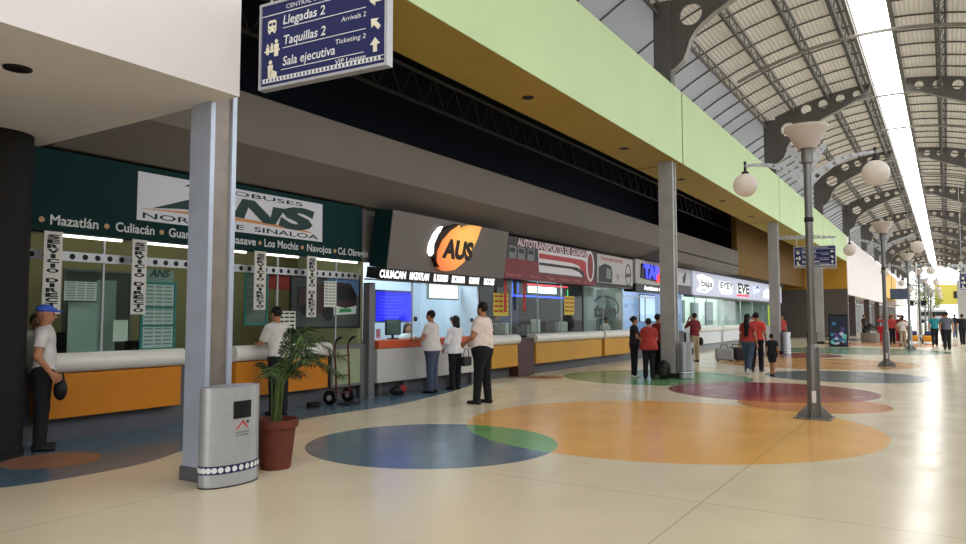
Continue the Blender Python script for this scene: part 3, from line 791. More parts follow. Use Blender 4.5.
def person(label, loc, rz, H=1.72, top=None, bottom=None, shoes=None, arms=None, legs=None, head=(0, 0), sleeve=.62, fat=1.0,
           hair='short', skin=M_skin, cell=.013, group=None, shorts=False, hem=.93, seat=False, female=False, tuck=False, lean=0, haircol=None, beard=False):
    t = thing('person', label, 'person', loc, rz, group)
    sc_ = H/1.75; fem = .9 if female else 1.0
    SH, HZ = .185*fem, .93
    legs = legs or [((-.095,0,.5),(-.1,.01,.085)), ((.095,0,.5),(.1,.01,.085))]
    arms = arms or [((-.25,.03,1.14),(-.25,-.04,.90)), ((.25,.03,1.14),(.25,-.04,.90))]
    lf = lambda z: -lean*max(0, z-.95)
    hx = lambda x, y, z: (x, y+lf(z), z)
    B = Body(); T = Body(); P = Body(); KS = (Body(), Body())
    tor = [(hx(-.06,0,.94), hx(.06,0,.94), .125*fat, .125*fat, .80), (hx(0,-.005,.98), hx(0,-.01,1.12), .135*fat*fem, .14*fat*fem, .78),
           (hx(0,-.01,1.12), hx(0,-.005,1.33), .14*fat*fem, .155*fem*(.5+.5*fat), .70+.25*(fat-1)), (hx(-.11*fem,.005,1.395), hx(.11*fem,.005,1.395), .072, .072, 1)]
    for a, b, r0, r1, sy in tor: B.cap(a, b, r0, r1, sy, .05)
    if fat > 1.05: B.ell(hx(0,-.05,1.07), (.16*fat,.12*fat,.14), .05)
    if female:
        for sx in (-1,1): B.ell(hx(sx*.07,-.09,1.27), (.065,.055,.06), .03)
    neck0, hd = np.array(hx(0,.0,1.43)), np.array(hx(0,-.01,1.63))
    yw, pt = head
    cy_, sy_ = math.cos(yw), math.sin(yw); cp, sp = math.cos(pt), math.sin(pt)
    R = np.array([[cy_,-sy_,0],[sy_,cy_,0],[0,0,1]]) @ np.array([[1,0,0],[0,cp,-sp],[0,sp,cp]])
    piv = np.array(hx(0,.0,1.52))
    G = lambda p: piv+R @ (np.array(p, float)-np.array((0,0,1.52)))
    B.cap(neck0, G((0,.0,1.56)), .058*fem, .054*fem, 1, .025)
    B.ell(G((0,.005,1.655)), (.075,.096,.098), .02, R); B.ell(G((0,-.03,1.585)), (.058,.062,.06), .03, R)
    B.cap(G((0,-.088,1.645)), G((0,-.108,1.608)), .010, .016, 1, .012)
    for sx in (-1,1): B.ell(G((sx*.078,.012,1.63)), (.012,.022,.034), .008, R)
    for si, (el, wr) in enumerate(arms):
        sx = -1 if si == 0 else 1
        sh = np.array(hx(sx*SH,.005,1.40)); el = np.array(el, float); wr = np.array(wr, float)
        B.cap(sh, el, .052*fem*(.5+.5*fat), .042*fem, 1, .03); B.cap(el, wr, .041*fem, .028*fem, 1, .02)
        dr = wr-el; dr = dr/np.linalg.norm(dr)
        side = np.array((sx*1., 0, 0)); side = side-dr*(side@dr); side /= np.linalg.norm(side); fr = np.cross(dr, side)*sx
        # palm, four unequal curled fingers, thumb
        pe = wr+dr*.085
        B.cap(wr+dr*.015+fr*.012, pe+fr*.022, .022, .017, 1, .015); B.cap(wr+dr*.015-fr*.012, pe-fr*.022, .022, .017, 1, .015)
        for fi, ln in enumerate((.066,.076,.071,.055)):
            o_ = fr*(.03-.02*fi); b0 = pe+o_*1.05; m_ = b0+dr*ln*.55-side*.008; e_ = m_+(dr*.75-side*.6)*ln*.5
            B.cap(b0-dr*.02, m_, .0098, .009, 1, .004); B.cap(m_, e_, .009, .008, 1, .004)
        tb = wr+dr*.03+fr*.026; B.cap(tb, tb+dr*.03+fr*.028, .013, .011, 1, .008); B.cap(tb+dr*.03+fr*.028, tb+dr*.062+fr*.03, .011, .009, 1, .004)
        if top is not None:
            L = el-sh; ln = np.linalg.norm(L); L = L/ln
            if sleeve <= 1: T.cap(sh, el, .066*(.5+.5*fat), .062, 1, .035, cuts=[(sh+L*ln*sleeve, L)])
            else: T.cap(sh, el, .064*(.5+.5*fat), .056, 1, .03); T.cap(el, wr, .055, .042, 1, .02, cuts=[(wr-dr*.01, dr)])
    for si, (kn, an) in enumerate(legs):
        sx = -1 if si == 0 else 1
        hp = np.array((sx*.085,0,.90)); kn = np.array(kn, float); an = np.array(an, float)
        B.cap(hp, kn, .088*(.4+.6*fat), .056, 1, .04); B.cap(kn, an+np.array((0,0,.0)), .055, .04, 1, .02)
        calf = kn*.65+an*.35; B.ell(calf+np.array((0,.01,0)), (.044,.048,.09), .03)
        sh_ = an-kn; pitch = math.atan2(sh_[1], -sh_[2])
        heel = an+np.array((0,.035,-.045)); toe = an+np.array((sx*.02,-.145,-.055))
        if an[2] > .11: toe = an+np.array((sx*.01,-.10,-.13)); heel = an+np.array((0,.04,.0))
        B.cap(heel, toe, .034, .026, 1, .02)
        K = KS[si]; K.cap(heel+np.array((0,0,-.002)), toe, .043, .034, 1, .03); K.cap(heel, an+np.array((0,0,-.01)), .043, .045, 1, .03, cuts=[(an+np.array((0,0,.01)), np.array((0,0,1.)))])
        if bottom is not None:
            P.cap(hp, kn, .104*(.4+.6*fat), .077, 1, .035)
            if shorts: P.p[-1] = P.p[-1][:7]+([(hp*.25+kn*.75, (kn-hp)/np.linalg.norm(kn-hp))],)
            else: P.cap(kn, an, .080, .066, 1, .025, cuts=[(an+np.array((0,0,-.035)), sh_/np.linalg.norm(sh_))])
    mk('body', B.mesh(cell), skin, t, sc_)
    if top is not None:
        for a, b, r0, r1, sy in tor: T.cap(a, b, r0+.02, r1+.016, sy, .05)
        T.cap(hx(0,.005,1.42), hx(0,.005,1.52), .085*fem, .066*fem, 1, .05); T.cap(hx(-.1*fem,.01,1.41), hx(.1*fem,.01,1.41), .078, .078, 1, .04)
        if hem < .92: T.cap(hx(-.07,0,.90), hx(.07,0,.90), .158*fat, .165*fat, .82, .05)
        if fat > 1.05: T.ell(hx(0,-.05,1.07), (.16*fat+.015,.12*fat+.018,.155), .05)
        if female:
            for sx in (-1,1): T.ell(hx(sx*.07,-.09,1.27), (.075,.066,.07), .03)
        nz = np.array((0, .25, 1.)); nz /= np.linalg.norm(nz)
        mk('shirt', T.mesh(cell, [((0,0,hem), (0,0,-1.)), (tuple(np.array(hx(0,0,1.505))), nz)]), top, t, sc_)
    if bottom is not None:
        for a, b, r0, r1, sy in tor[:2]: P.cap(a, b, r0+(.016 if not tuck else .022), r1+(.014 if not tuck else .022), sy, .04)
        mk('trousers' if not shorts else 'shorts', P.mesh(cell, [((0,0,1.02 if tuck else 1.0), (0,0,1.))]), bottom, t, sc_)
    if shoes is not None:
        for K in KS: mk('shoe', K.mesh(cell, [((0,0,.004), (0,0,-1.))]), shoes, t, sc_)
    # hair and face
    Hh = Body(); nrm = R @ np.array((0,-.80,-.60)); c0 = G((0,-.045,1.655))
    if hair == 'cap':
        Hh.ell(G((0,.008,1.69)), (.088,.108,.075), .0, R, cuts=[(G((0,0,1.675)), R @ np.array((0,0,-1.)))]); Hh.ell(G((0,-.12,1.685)), (.07,.075,.012), .01, R)
    else:
        Hh.ell(G((0,.014,1.668)), (.086,.100,.100), .0, R, cuts=[(c0, nrm)])
        if hair == 'long':
            Hh.cap(G((0,.06,1.66)), np.array(hx(0,.125,1.42)), .075, .085, .7, .03); Hh.cap(np.array(hx(0,.125,1.42)), np.array(hx(0,.14,1.14)), .085, .06, .5, .03)
        if hair == 'bun': Hh.ell(G((0,.10,1.66)), (.045,.05,.045), .02, R)
        if hair == 'bob':
            Hh.cap(G((-.065,.03,1.66)), G((-.075,.03,1.52)), .04, .035, 1, .02); Hh.cap(G((.065,.03,1.66)), G((.075,.03,1.52)), .04, .035, 1, .02); Hh.cap(G((0,.06,1.66)), G((0,.075,1.50)), .07, .06, .8, .03)
    mk('hair' if hair != 'cap' else 'cap', Hh.mesh(min(cell, .012)), haircol or M_hair, t, sc_)
    if beard:
        Bd = Body().ell(G((0,-.032,1.575)), (.064,.068,.058), 0, R, cuts=[(G((0,0,1.592)), R @ np.array((0,-.25,1.)))])
        mk('beard', Bd.mesh(min(cell, .012)), M_hair, t, sc_)
    for sx in (-1, 1):
        q = G((sx*.031,-.083,1.65))*sc_
        MB().sphere(q, .011*sc_, 8, 6).build('eye', M_eye, t)
    q = G((0,-.091,1.577))*sc_
    MB().sphere(q, .02*sc_, 10, 6, 1, .3, .3).build('mouth', M_lip, t).rotation_euler = (0,0,0)
    return t
# ------------------------------------------------------------------ ticket booths
_f = Vector((-math.sin(YAW)*math.cos(PITCH), math.cos(YAW)*math.cos(PITCH), math.sin(PITCH)))
_r = Vector((math.cos(YAW), math.sin(YAW), 0)); _u = _r.cross(_f)
def at(px, py, x):      # where a point of a plane x = const lies: (y, z)
    d = _f+_r*((px-CX)/FPX)-_u*((py-CY)/FPX); k = x/d.x
    return d.y*k, EYE+d.z*k
M_teal = mat('sign_teal', S(14,46,46), .75, spec=.12, var=.05, scale=1)
M_letter = mat('grey_letter', S(196,198,200), .5, var=0)
M_tan = mat('tan_dot', S(176,140,98), .5, var=0)
M_counter = mat('counter_orange', S(196,120,28), .5, var=.05, scale=2)
M_counter_y = mat('counter_ochre', S(190,138,44), .5, var=.06, scale=2)
M_ctop = mat('counter_top_grey', S(222,219,213), .45, .1, var=.05, scale=3)
M_paper = mat('paper', S(214,216,208), .7, var=.02); M_line = mat('print_grey', S(120,124,124), .7, var=0)
M_post = mat('grey_frame', S(110,110,110), .45, .3, var=.05)
def wallbox(name, x0, x1, y0, y1, z0, z1, m): return struct(MB().box(x0,x1,y0,y1,z0,z1).build(name, m, smooth=0))
# back walls, dividers, plinths
wallbox('wall_booth_1', -11.3, -11.2, 4.0, 10.45, 0, 3.66, mat('olive_wall', S(128,120,88), .8, var=.08, scale=1))
wallbox('wall_booth_2', -11.3, -11.2, 10.5, 14.6, 0, 3.66, mat('pale_blue_wall', S(196,208,224), .7, var=.02))
wallbox('wall_booth_3', -11.3, -11.2, 14.65, 20.7, 0, 3.66, mat('dim_grey_wall', S(62,64,64), .8, var=.1, scale=2))
wallbox('wall_booth_4', -11.3, -11.2, 20.75, 24.0, 0, 3.66, mat('pale_grey_wall', S(150,156,152), .8, var=.06))
wallbox('wall_booth_5', -11.3, -11.2, 24.05, 30.9, 0, 3.66, mat('sky_blue_wall', S(176,196,232), .7, var=.03))
wallbox('wall_booth_6', -11.3, -11.2, 30.95, 54, 0, 3.66, mat('white_booth_wall', S(214,222,216), .7, var=.03))
M_div = mat('booth_divider', S(120,122,120), .7, var=.05)
for i, (y, m) in enumerate(((3.9, M_div), (10.42, mat('pale_olive_wall', S(168,164,128), .8, var=.05)), (14.58, MATS['pale_blue_wall']), (20.68, MATS['dim_grey_wall']), (24.0, MATS['pale_grey_wall']), (30.9, MATS['sky_blue_wall']), (53.9, MATS['white_booth_wall']))): wallbox('wall_divider_%d' % (i+1), -11.2, -9.44, y, y+.06, 0, 3.66, m)
wallbox('baseboard_left', -9.52, -9.4, 4.0, 30.9, 0, .93, M_kick)
wallbox('baseboard_left_end', -9.52, -9.4, 30.95, 54, 0, .93, mat('pale_plinth', S(150,152,154), .6, var=.05))
# window glazing above the counters, with frames
def window(n, y0, y1, z0, z1, mull, x=-9.46):
    w_ = struct(MB().box(x-.006, x+.006, y0, y1, z0, z1).build('window_%d' % n, M_glass, smooth=0))
    for y in mull: struct(MB().box(x-.02, x+.02, y-.012, y+.012, z0, z1).build('mullion', M_alu, w_, smooth=0))
    for z in (z0, z1-.03): struct(MB().box(x-.025, x+.025, y0, y1, z, z+.03).build('window_rail', M_alu, w_, smooth=0))
    return w_
w1 = window(1, 4.0, 10.36, .96, 2.62, (5.35, 6.7, 8.35, 9.75))
window(2, 10.55, 14.55, .96, 2.3, (12.05,)); window(3, 14.7, 20.65, .96, 2.55, (16.2, 17.7, 19.2))
window(4, 20.8, 23.95, .96, 2.55, (22.3,)); window(5, 24.1, 30.85, .96, 2.3, (26.4, 28.6)); window(6, 31, 53.8, .96, 2.6, (33,35,37.2,39.5,42,45,48))
mb = MB(); mb.use(M_alu).box(-9.39, -9.375, 4.3, 10.3, 2.26, 2.38); mb.use(M_blk); y = 4.4
while y < 10.25:
    mb.plate([circ(y, 2.32, .038, 12)], E3(-9.376), .003); y += .165
tag(mb.build('perforated_rail', None, smooth=0), 'perforated metal rail with round holes across the teal booth window', 'rail')
def counter(name, label, y0, y1, mp, mt, x=-9.2, z0=.29, group='ticket counters with rounded tops'):
    t = thing(name, label, 'counter', (x, (y0+y1)/2, 0), 0, group); h = (y1-y0)/2
    MB().box(-.19, 0, -h+.04, h-.04, z0, .84).build('front_panel', mp, t, bevel=.008)
    prof = [(-.275,.86),(-.05,.85)]+[(-.05+.125*math.cos(a), .97+.125*math.sin(a)) for a in np.linspace(-PI/2+.2, PI/2, 10)]+[(-.275,1.08)]
    n = len(prof); vs = [(a, -h, b) for a, b in prof]+[(a, h, b) for a, b in prof]
    fs = [tuple(range(n)), tuple(range(2*n-1, n-1, -1))]+[(i, n+i, n+(i+1) % n, (i+1) % n) for i in range(n)]
    MB().add(vs, fs).build('rounded_top', mt, t, smooth=40)
    return t
counter('ticket_counter', 'orange ticket counter with rounded grey top beside the man in a blue cap', 4.42, 6.43, M_counter, M_ctop)
counter('ticket_counter', 'orange ticket counter with rounded top behind the potted palm and hand truck', 7.3, 9.36, M_counter, M_ctop)
counter('ticket_counter', 'short ochre counter just right of the bearded man in white shirt', 14.66, 16.0, M_counter_y, M_ctop, -9.1)
counter('ticket_counter', 'long ochre counter under the red and black coach-line sign', 16.9, 21.38, M_counter_y, M_ctop, -9.1)
counter('ticket_counter', 'ochre counter in front of the seated clerk in white, left of the red-shirted group', 21.56, 23.98, M_counter_y, M_ctop, -9.1)
M_cw = mat('counter_white', S(206,208,210), .5, var=.03)
counter('ticket_counter', 'white counter behind the column and the man in maroon', 30.98, 36.2, M_cw, M_ctop, -9.1)
counter('ticket_counter', 'white counter under the far half of the lit white sign', 36.6, 44.5, M_cw, M_ctop, -9.1)
tag(MB().box(-9.4, -9.13, 16.03, 16.87, .02, .98).build('counter_infill', mat('maroon_panel', S(70,38,34), .5, var=.1)), 'dark maroon infill panel between the two ochre counters', 'panel')

# --- teal sign board
t = thing('booth_sign', 'dark teal sign board with white ANS panel over the orange counters', 'sign', (-9.2, 7.2, 3.1))
def local(place, o):
    l = o.location
    return lambda u, v, n: tuple(Vector(place(u, v, n))-l)
MB().box(-.2, .0, -4.2, 2.98, -.5, .52).build('board', M_teal, t, smooth=0)
P = local(E3(-9.2), t)
MB().plate([rect(5.64, 9.12, 2.87, 3.54)], P, .012).build('logo_panel', mat('panel_lilac_white', S(206,206,214), .5, var=.02), t, smooth=0)
f = .014
text('AUTOBUSES', P, 6.35, 3.44, .062, M_teal, t, width=2.3, bold=.01, lift=f)
text('NORTE  DE  SINALOA', P, 5.72, 2.905, .075, M_teal, t, width=3.3, bold=.01, lift=f)
M_tealk = mat('logo_green', S(22,54,50), .5, var=0)
mb = MB()
mb.plate([[(5.86,3.055),(6.3,3.10),(6.95,3.12),(7.15,3.11),(7.02,3.40),(6.85,3.40)]], P, f+.003)
mb.plate([[(7.2,3.10),(7.38,3.40),(7.62,3.40),(7.95,3.17),(8.0,3.35),(8.25,3.35),(8.05,3.06),(7.8,3.06),(7.5,3.28),(7.42,3.09)]], P, f+.003)
text('S', P, 8.1, 3.05, .33, M_tealk, None, width=.75, bold=.06, shear=.35, lift=f+.003, mb=mb)
mb.build('logo_letters', M_tealk, t, smooth=0)
sw = [(5.7+3.15*s, 3.035+.075*math.sin(PI*s*.9)-.04*s) for s in np.linspace(0,1,14)]; sw2 = [(5.7+3.15*s, 3.03+.03*math.sin(PI*s*.9)-.04*s) for s in np.linspace(1,0,14)]
MB().plate([list(reversed(sw+sw2))], P, f+.002).build('logo_swoosh', mat('swoosh_orange', S(196,134,80), .5, var=0), t, smooth=0)
for s, y0, y1 in (('Mazatlán',4.52,5.12),('Culiacán',5.35,5.91),('Guamúchil',6.13,6.83),('Guasave',7.06,7.67),('Los Mochis',7.84,8.57),('Navojoa',8.77,9.36),('Cd. Obregón',9.53,10.34)):
    text(s, P, y0, 2.685, .12, M_letter, t, width=y1-y0, bold=.018)
mb = MB()
for y in (4.42, 5.23, 6.02, 6.95, 7.75, 8.66, 9.45): mb.plate([circ(y, 2.735, .035, 14)], P, .006)
mb.build('bullet_dot', M_tan, t, smooth=0)
# white vertical strip signs
M_strip = mat('strip_white', S(204,202,196), .6, var=.03)
for (y0, y1, z0), lab in zip(((4.46,4.68,1.58),(5.6,5.81,1.58),(7.66,7.89,1.66),(8.79,9.01,1.54)),
        ('white vertical strip sign above the man in a blue cap', 'white vertical strip sign left of the teal timetable board', 'white vertical strip sign above the man leaning on the counter', 'white vertical strip sign right beside the coach poster')):
    t = thing('strip_sign', lab, 'sign', (-9.215, (y0+y1)/2, z0), 0, 'white vertical strip signs in the booth window'); Pl = local(E3(-9.215), t)
    MB().plate([rect(y0, y1, z0, 2.6)], Pl, .015).build('board', M_strip, t, smooth=0)
    mb = MB(); s = 'SERVICIO DIRECTO'; st = (2.54-z0)/len(s)
    for i, ch in enumerate(s):
        if ch != ' ': text(ch, Pl, (y0+y1)/2, 2.56-st*(i+1)+.012, st*.76, M_blk, None, width=.15 if ch != 'I' else .06, align='C', bold=.05, lift=.018, mb=mb)
    mb.build('lettering', M_blk, t, smooth=0)
M_tube = mat('fluorescent', (1,.98,.88,1), .5, var=0, emit=3, ecol=(1,.97,.85,1))
for (y0, y1), lab in zip(((4.7,5.56),(5.86,7.1),(7.2,7.64),(7.93,8.76),(9.05,10.25)), ('lit fluorescent tube left of the second strip sign', 'lit fluorescent tube above the timetable board', 'lit fluorescent tube right of the chipped column', 'lit fluorescent tube between the two right strip signs', 'lit fluorescent tube above the coach poster')):
    o = MB().tube([(-9.4, y0, 2.585), (-9.4, y1, 2.585)], .02, 10).build('fluorescent_tube', M_tube); tag(o, lab, 'lamp', 'fluorescent tubes under the teal sign')
# inside the first booth: papers, timetable, posters, monitor
def sheet_at(name, label, cat, p0, p1, x, m, rows=0, frame=None, th=.012, group=None, mrow=None, floor=False):
    (y0, z1), (y1, z0) = at(p0[0], p0[1], x), at(p1[0], p1[1], x)
    if floor: z0 = floor
    t = thing(name, label, cat, (x, (y0+y1)/2, z0), 0, group); Pl = local(E3(x), t)
    MB().plate([rect(y0, y1, z0, z1)], Pl, th).build('sheet', m, t, smooth=0)
    if rows:
        mb = MB()
        for i in range(rows):
            v = z1-(z1-z0)*(i+.8)/(rows+.6)
            for a, b in ((.06,.34),(.40,.62),(.68,.93)): mb.plate([rect(y0+(y1-y0)*a, y0+(y1-y0)*b, v, v+(z1-z0)/rows*.35)], lambda u,vv,n: Pl(u,vv,n+th), .002)
        mb.build('printed_rows', mrow or M_line, t, smooth=0)
    if frame:
        mb = MB(); k = .035
        for r_ in (rect(y0-k,y1+k,z1,z1+k), rect(y0-k,y1+k,z0-k,z0), rect(y0-k,y0,z0,z1), rect(y1,y1+k,z0,z1)): mb.plate([r_], Pl, th+.015)
        mb.build('frame', frame, t, smooth=0)
    return t, Pl, (y0, y1, z0, z1)
M_boardw = mat('board_white', S(196,206,204), .6, var=.04)
sheet_at('notice_sheet', 'large pale notice sheet in the window left of the timetable', 'paper', (64,281), (96,301), -9.479, M_paper, 7)
sheet_at('door_panel', 'pale frosted door panel behind the first orange counter', 'panel', (68,302), (96,349), -9.7, mat('frosted_panel', S(168,184,176), .6, var=.04), floor=1.0)
sheet_at('window_panel', 'pale tall panel right of the notice sheet', 'panel', (97,280), (114,349), -9.72, mat('frosted_panel_dim', S(150,164,158), .6, var=.04), floor=1.0)
sheet_at('notice_sheet', 'torn white paper sheet beside the dark doorway in the booth', 'paper', (113,320), (127,341), -9.479, M_paper)
sheet_at('door_leaf', 'dark grey door frame behind the papers in the teal booth', 'door', (66,271), (127,349), -10.3, mat('door_grey', S(84,88,86), .6, var=.05), frame=M_post, floor=.04)
tt, Pl, (y0,y1,z0,z1) = sheet_at('timetable_board', 'teal framed white timetable board left of the chipped column', 'board', (143,284), (172,347), -9.479, M_boardw, 16, mat('teal_frame', S(40,110,104), .5, var=.03))
mb = MB()
for v in (.33, .62): mb.plate([rect(y0, y1, z0+(z1-z0)*v, z0+(z1-z0)*v+.03)], lambda a,b,n: Pl(a,b,n+.014), .004)
mb.build('divider_bar', MATS['teal_frame'], tt, smooth=0)
tt, Pl, (y0,y1,z0,z1) = sheet_at('header_board', 'grey-green header board above the white timetable', 'board', (143,269), (173,283), -9.479, mat('header_grey_green', S(132,150,144), .6, var=.03))
text('ANS', lambda u,v,n: Pl(u,v,n+.014), (y0+y1)/2, z0+.08, .1, M_tealk, tt, width=.3, align='C', bold=.03, shear=.3)
sheet_at('wall_poster', 'dim teal-edged poster behind the man at the second counter', 'poster', (246,275), (265,323), -9.479, mat('poster_grey', S(120,130,116), .6, var=.15, scale=3), 6, MATS['teal_frame'])
sheet_at('wall_panel', 'red banner panel left of the coach poster', 'panel', (268,274), (289,290), -9.479, mat('banner_red', S(150,44,44), .6, var=.05))
# coach poster
tt, Pl, (y0,y1,z0,z1) = sheet_at('coach_poster', 'framed poster of a dark coach with green nose on the booth wall', 'poster', (291,273), (358,326), -9.479, mat('poster_dusk', S(92,88,92), .5, var=.2, scale=2), 0, M_black)
u = lambda a: y0+(y1-y0)*a; v = lambda b: z0+(z1-z0)*b; PL = lambda a,b,n: Pl(a,b,n+.014)
pm = MB()
pm.use(mat('poster_sky', S(96,128,176), .5, var=.1, scale=3)).plate([[(u(.5),v(.62)),(u(1),v(.62)),(u(1),v(1)),(u(.5),v(1))]], PL, .002)
pm.use(mat('coach_maroon', S(64,36,42), .4, var=.1)).plate([[(u(.08),v(.32)),(u(.62),v(.2)),(u(.95),v(.25)),(u(.96),v(.66)),(u(.86),v(.86)),(u(.62),v(.88)),(u(.1),v(.74))]], PL, .004)
pm.use(M_black).plate([[(u(.62),v(.5)),(u(.95),v(.52)),(u(.9),v(.78)),(u(.66),v(.8))]], PL, .006)
pm.use(mat('coach_white', S(214,220,216), .4, var=0)).plate([[(u(.6),v(.22)),(u(.95),v(.25)),(u(.96),v(.42)),(u(.78),v(.36)),(u(.6),v(.42))]], PL, .006)
pm.use(mat('coach_green', S(60,140,84), .4, var=0)).plate([[(u(.68),v(.27)),(u(.88),v(.29)),(u(.86),v(.36)),(u(.7),v(.35))]], PL, .008)
pm.use(M_black).plate([circ(u(.52),v(.25),.13,16)], PL, .008); pm.plate([circ(u(.2),v(.33),.11,16)], PL, .008)
pm.build('printed_picture', None, tt, smooth=0)
sheet_at('notice_sheet', 'narrow white notice taped in front of the coach poster', 'paper', (324,281), (335,307), -9.453, M_paper, 8)
tt, Pl, (y0,y1,z0,z1) = sheet_at('counter_card', 'small white card sign on the counter behind the potted palm', 'sign', (277,311), (295,329), -9.453, M_paper, 4, None, mrow=M_blk)
tag(MB().box(-9.9,-9.86,4.74,5.5,1.06,1.34).box(-9.95,-9.82,5.0,5.25,1.0,1.02).box(-9.9,-9.87,5.08,5.17,1.02,1.1).build('monitor', M_black), 'black monitor seen from behind on the first orange counter', 'monitor')
tag(MB().box(-10.08,-9.86,6.05,6.35,1.0,1.2).build('ticket_printer', M_black, bevel=.01), 'small black printer near the right end of the first orange counter', 'printer')
# glazed gate panel between booths
t = thing('glazed_screen', 'low glazed screen with grey posts between the hand truck and the white counter', 'screen', (-9.3, 9.9, 0))
MB().box(-.01, .01, -.38, .45, .3, .95).build('glass_panel', mat('greenish_panel', S(150,160,128), .3, var=.04), t, smooth=0)
mb = MB(); mb.box(-.03,.03,-.4,.5,.95,1.03).box(-.025,.025,.36,.5,.0,1.0).box(-.025,.025,-.42,-.37,.27,1.0).box(-.02,.02,-.4,.4,.26,.31)
mb.build('frame', M_post, t, smooth=0)
tag(MB().box(-9.36,-9.2,10.40,10.56,0,2.2).build('grey_post', M_post, smooth=0), 'square grey post left of the blue screen between two booths', 'post')

# --- grey sign box with round orange logo
t = thing('booth_sign', 'grey sign box with glowing orange AUS logo over a strip of city names', 'sign', (-8.75, 12.4, 3.0)); X = -8.75; P = local(E3(X), t)
MB().plate([rect(10.46, 14.78, 2.46, 3.58)], lambda a,b,n: P(a,b,n-.02), .02).build('front_panel', mat('sign_grey', S(116,110,106), .7, spec=.2, var=.03), t, smooth=0)
MB().box(-.45, -.02, -1.94, 2.38, -.54, .58).build('box', M_teal, t, smooth=0)
MB().plate([rect(10.4, 14.78, 2.24, 2.455)], lambda a,b,n: P(a,b,n-.45), .45).build('name_strip', M_black, t, smooth=0)
M_lit = mat('lit_letter', (1,1,1,1), .5, var=0, emit=1.3)
for s, a, b in (('CULIACAN',383,409),('MAZATLAN',413,432),('EL ROSARIO',437,451),('ESCUINAPA',455,468),('GUASAVE',472,482),('MOCHIS',487,497)):
    ya, yb = at(a, 272, X)[0], at(b, 272, X)[0]
    text(s, P, ya, 2.285, .135, M_lit, t, width=yb-ya, bold=.04, lift=.006)
Z8 = lambda pts, x: [at(410+a/7.25, 215+b/7.25, x) for a, b in pts]
cresc = Z8([(330,62),(360,72),(300,130),(250,220),(235,330),(262,395),(215,370),(185,300),(180,210),(205,130),(262,85)], X+.10)
MB().plate([list(reversed(cresc))] if sum(cresc[i][0]*cresc[(i+1)%len(cresc)][1]-cresc[(i+1)%len(cresc)][0]*cresc[i][1] for i in range(len(cresc))) < 0 else [cresc], P, .10).build('logo_crescent', mat('logo_black', S(44,14,16), .5, var=0), t, smooth=0)
edge = Z8([(225,80),(205,92),(175,140),(152,210),(150,265),(165,295),(178,270),(178,210),(200,140)], X+.08)
if sum(edge[i][0]*edge[(i+1)%len(edge)][1]-edge[(i+1)%len(edge)][0]*edge[i][1] for i in range(len(edge))) < 0: edge.reverse()
MB().plate([edge], P, .08).build('logo_lit_edge', M_lit, t, smooth=0)
t.rotation_euler = (0, .13, 0)
org = Z8([(345,68),(285,112),(235,180),(208,260),(212,330),(240,380),(285,403),(340,393),(390,350),(425,305),(455,240),(480,170),(500,80),(440,70),(400,82),(362,112),(352,95)], X+.13)
if sum(org[i][0]*org[(i+1)%len(org)][1]-org[(i+1)%len(org)][0]*org[i][1] for i in range(len(org))) < 0: org.reverse()
mo = bpy.data.materials.new('logo_orange_glow'); mo.use_nodes = True; nt = mo.node_tree; b_ = nt.nodes['Principled BSDF']
tc = nt.nodes.new('ShaderNodeTexCoord'); gr = nt.nodes.new('ShaderNodeTexGradient'); gr.gradient_type = 'SPHERICAL'
mp = nt.nodes.new('ShaderNodeMapping'); mp.inputs['Location'].default_value = (-.13, -.35, -.22); mp.inputs['Scale'].default_value = (1,.8,1.0)
nt.links.new(tc.outputs['Object'], mp.inputs[0]); nt.links.new(mp.outputs[0], gr.inputs[0])
rp = nt.nodes.new('ShaderNodeValToRGB'); nt.links.new(gr.outputs[1], rp.inputs[0])
rp.color_ramp.elements[0].color = S(236,112,58); rp.color_ramp.elements[1].color = S(250,196,90); rp.color_ramp.elements[1].position = .8
nt.links.new(rp.outputs[0], b_.inputs['Emission Color']); b_.inputs['Emission Strength'].default_value = .9; b_.inputs['Base Color'].default_value = S(130,50,20)
MB().plate([org], P, .13).build('logo_disc', mo, t, smooth=0)
XT = X+.135; ya, yb = at(443, 250, XT)[0], at(472.5, 250, XT)[0]
text('AUS', P, ya, at(455, 257, XT)[1], at(455,240.5,XT)[1]-at(455,257,XT)[1], mat('logo_letter_dark', S(40,10,14), .5, var=0), t, width=yb-ya, bold=.06, shear=.12, lift=.135)
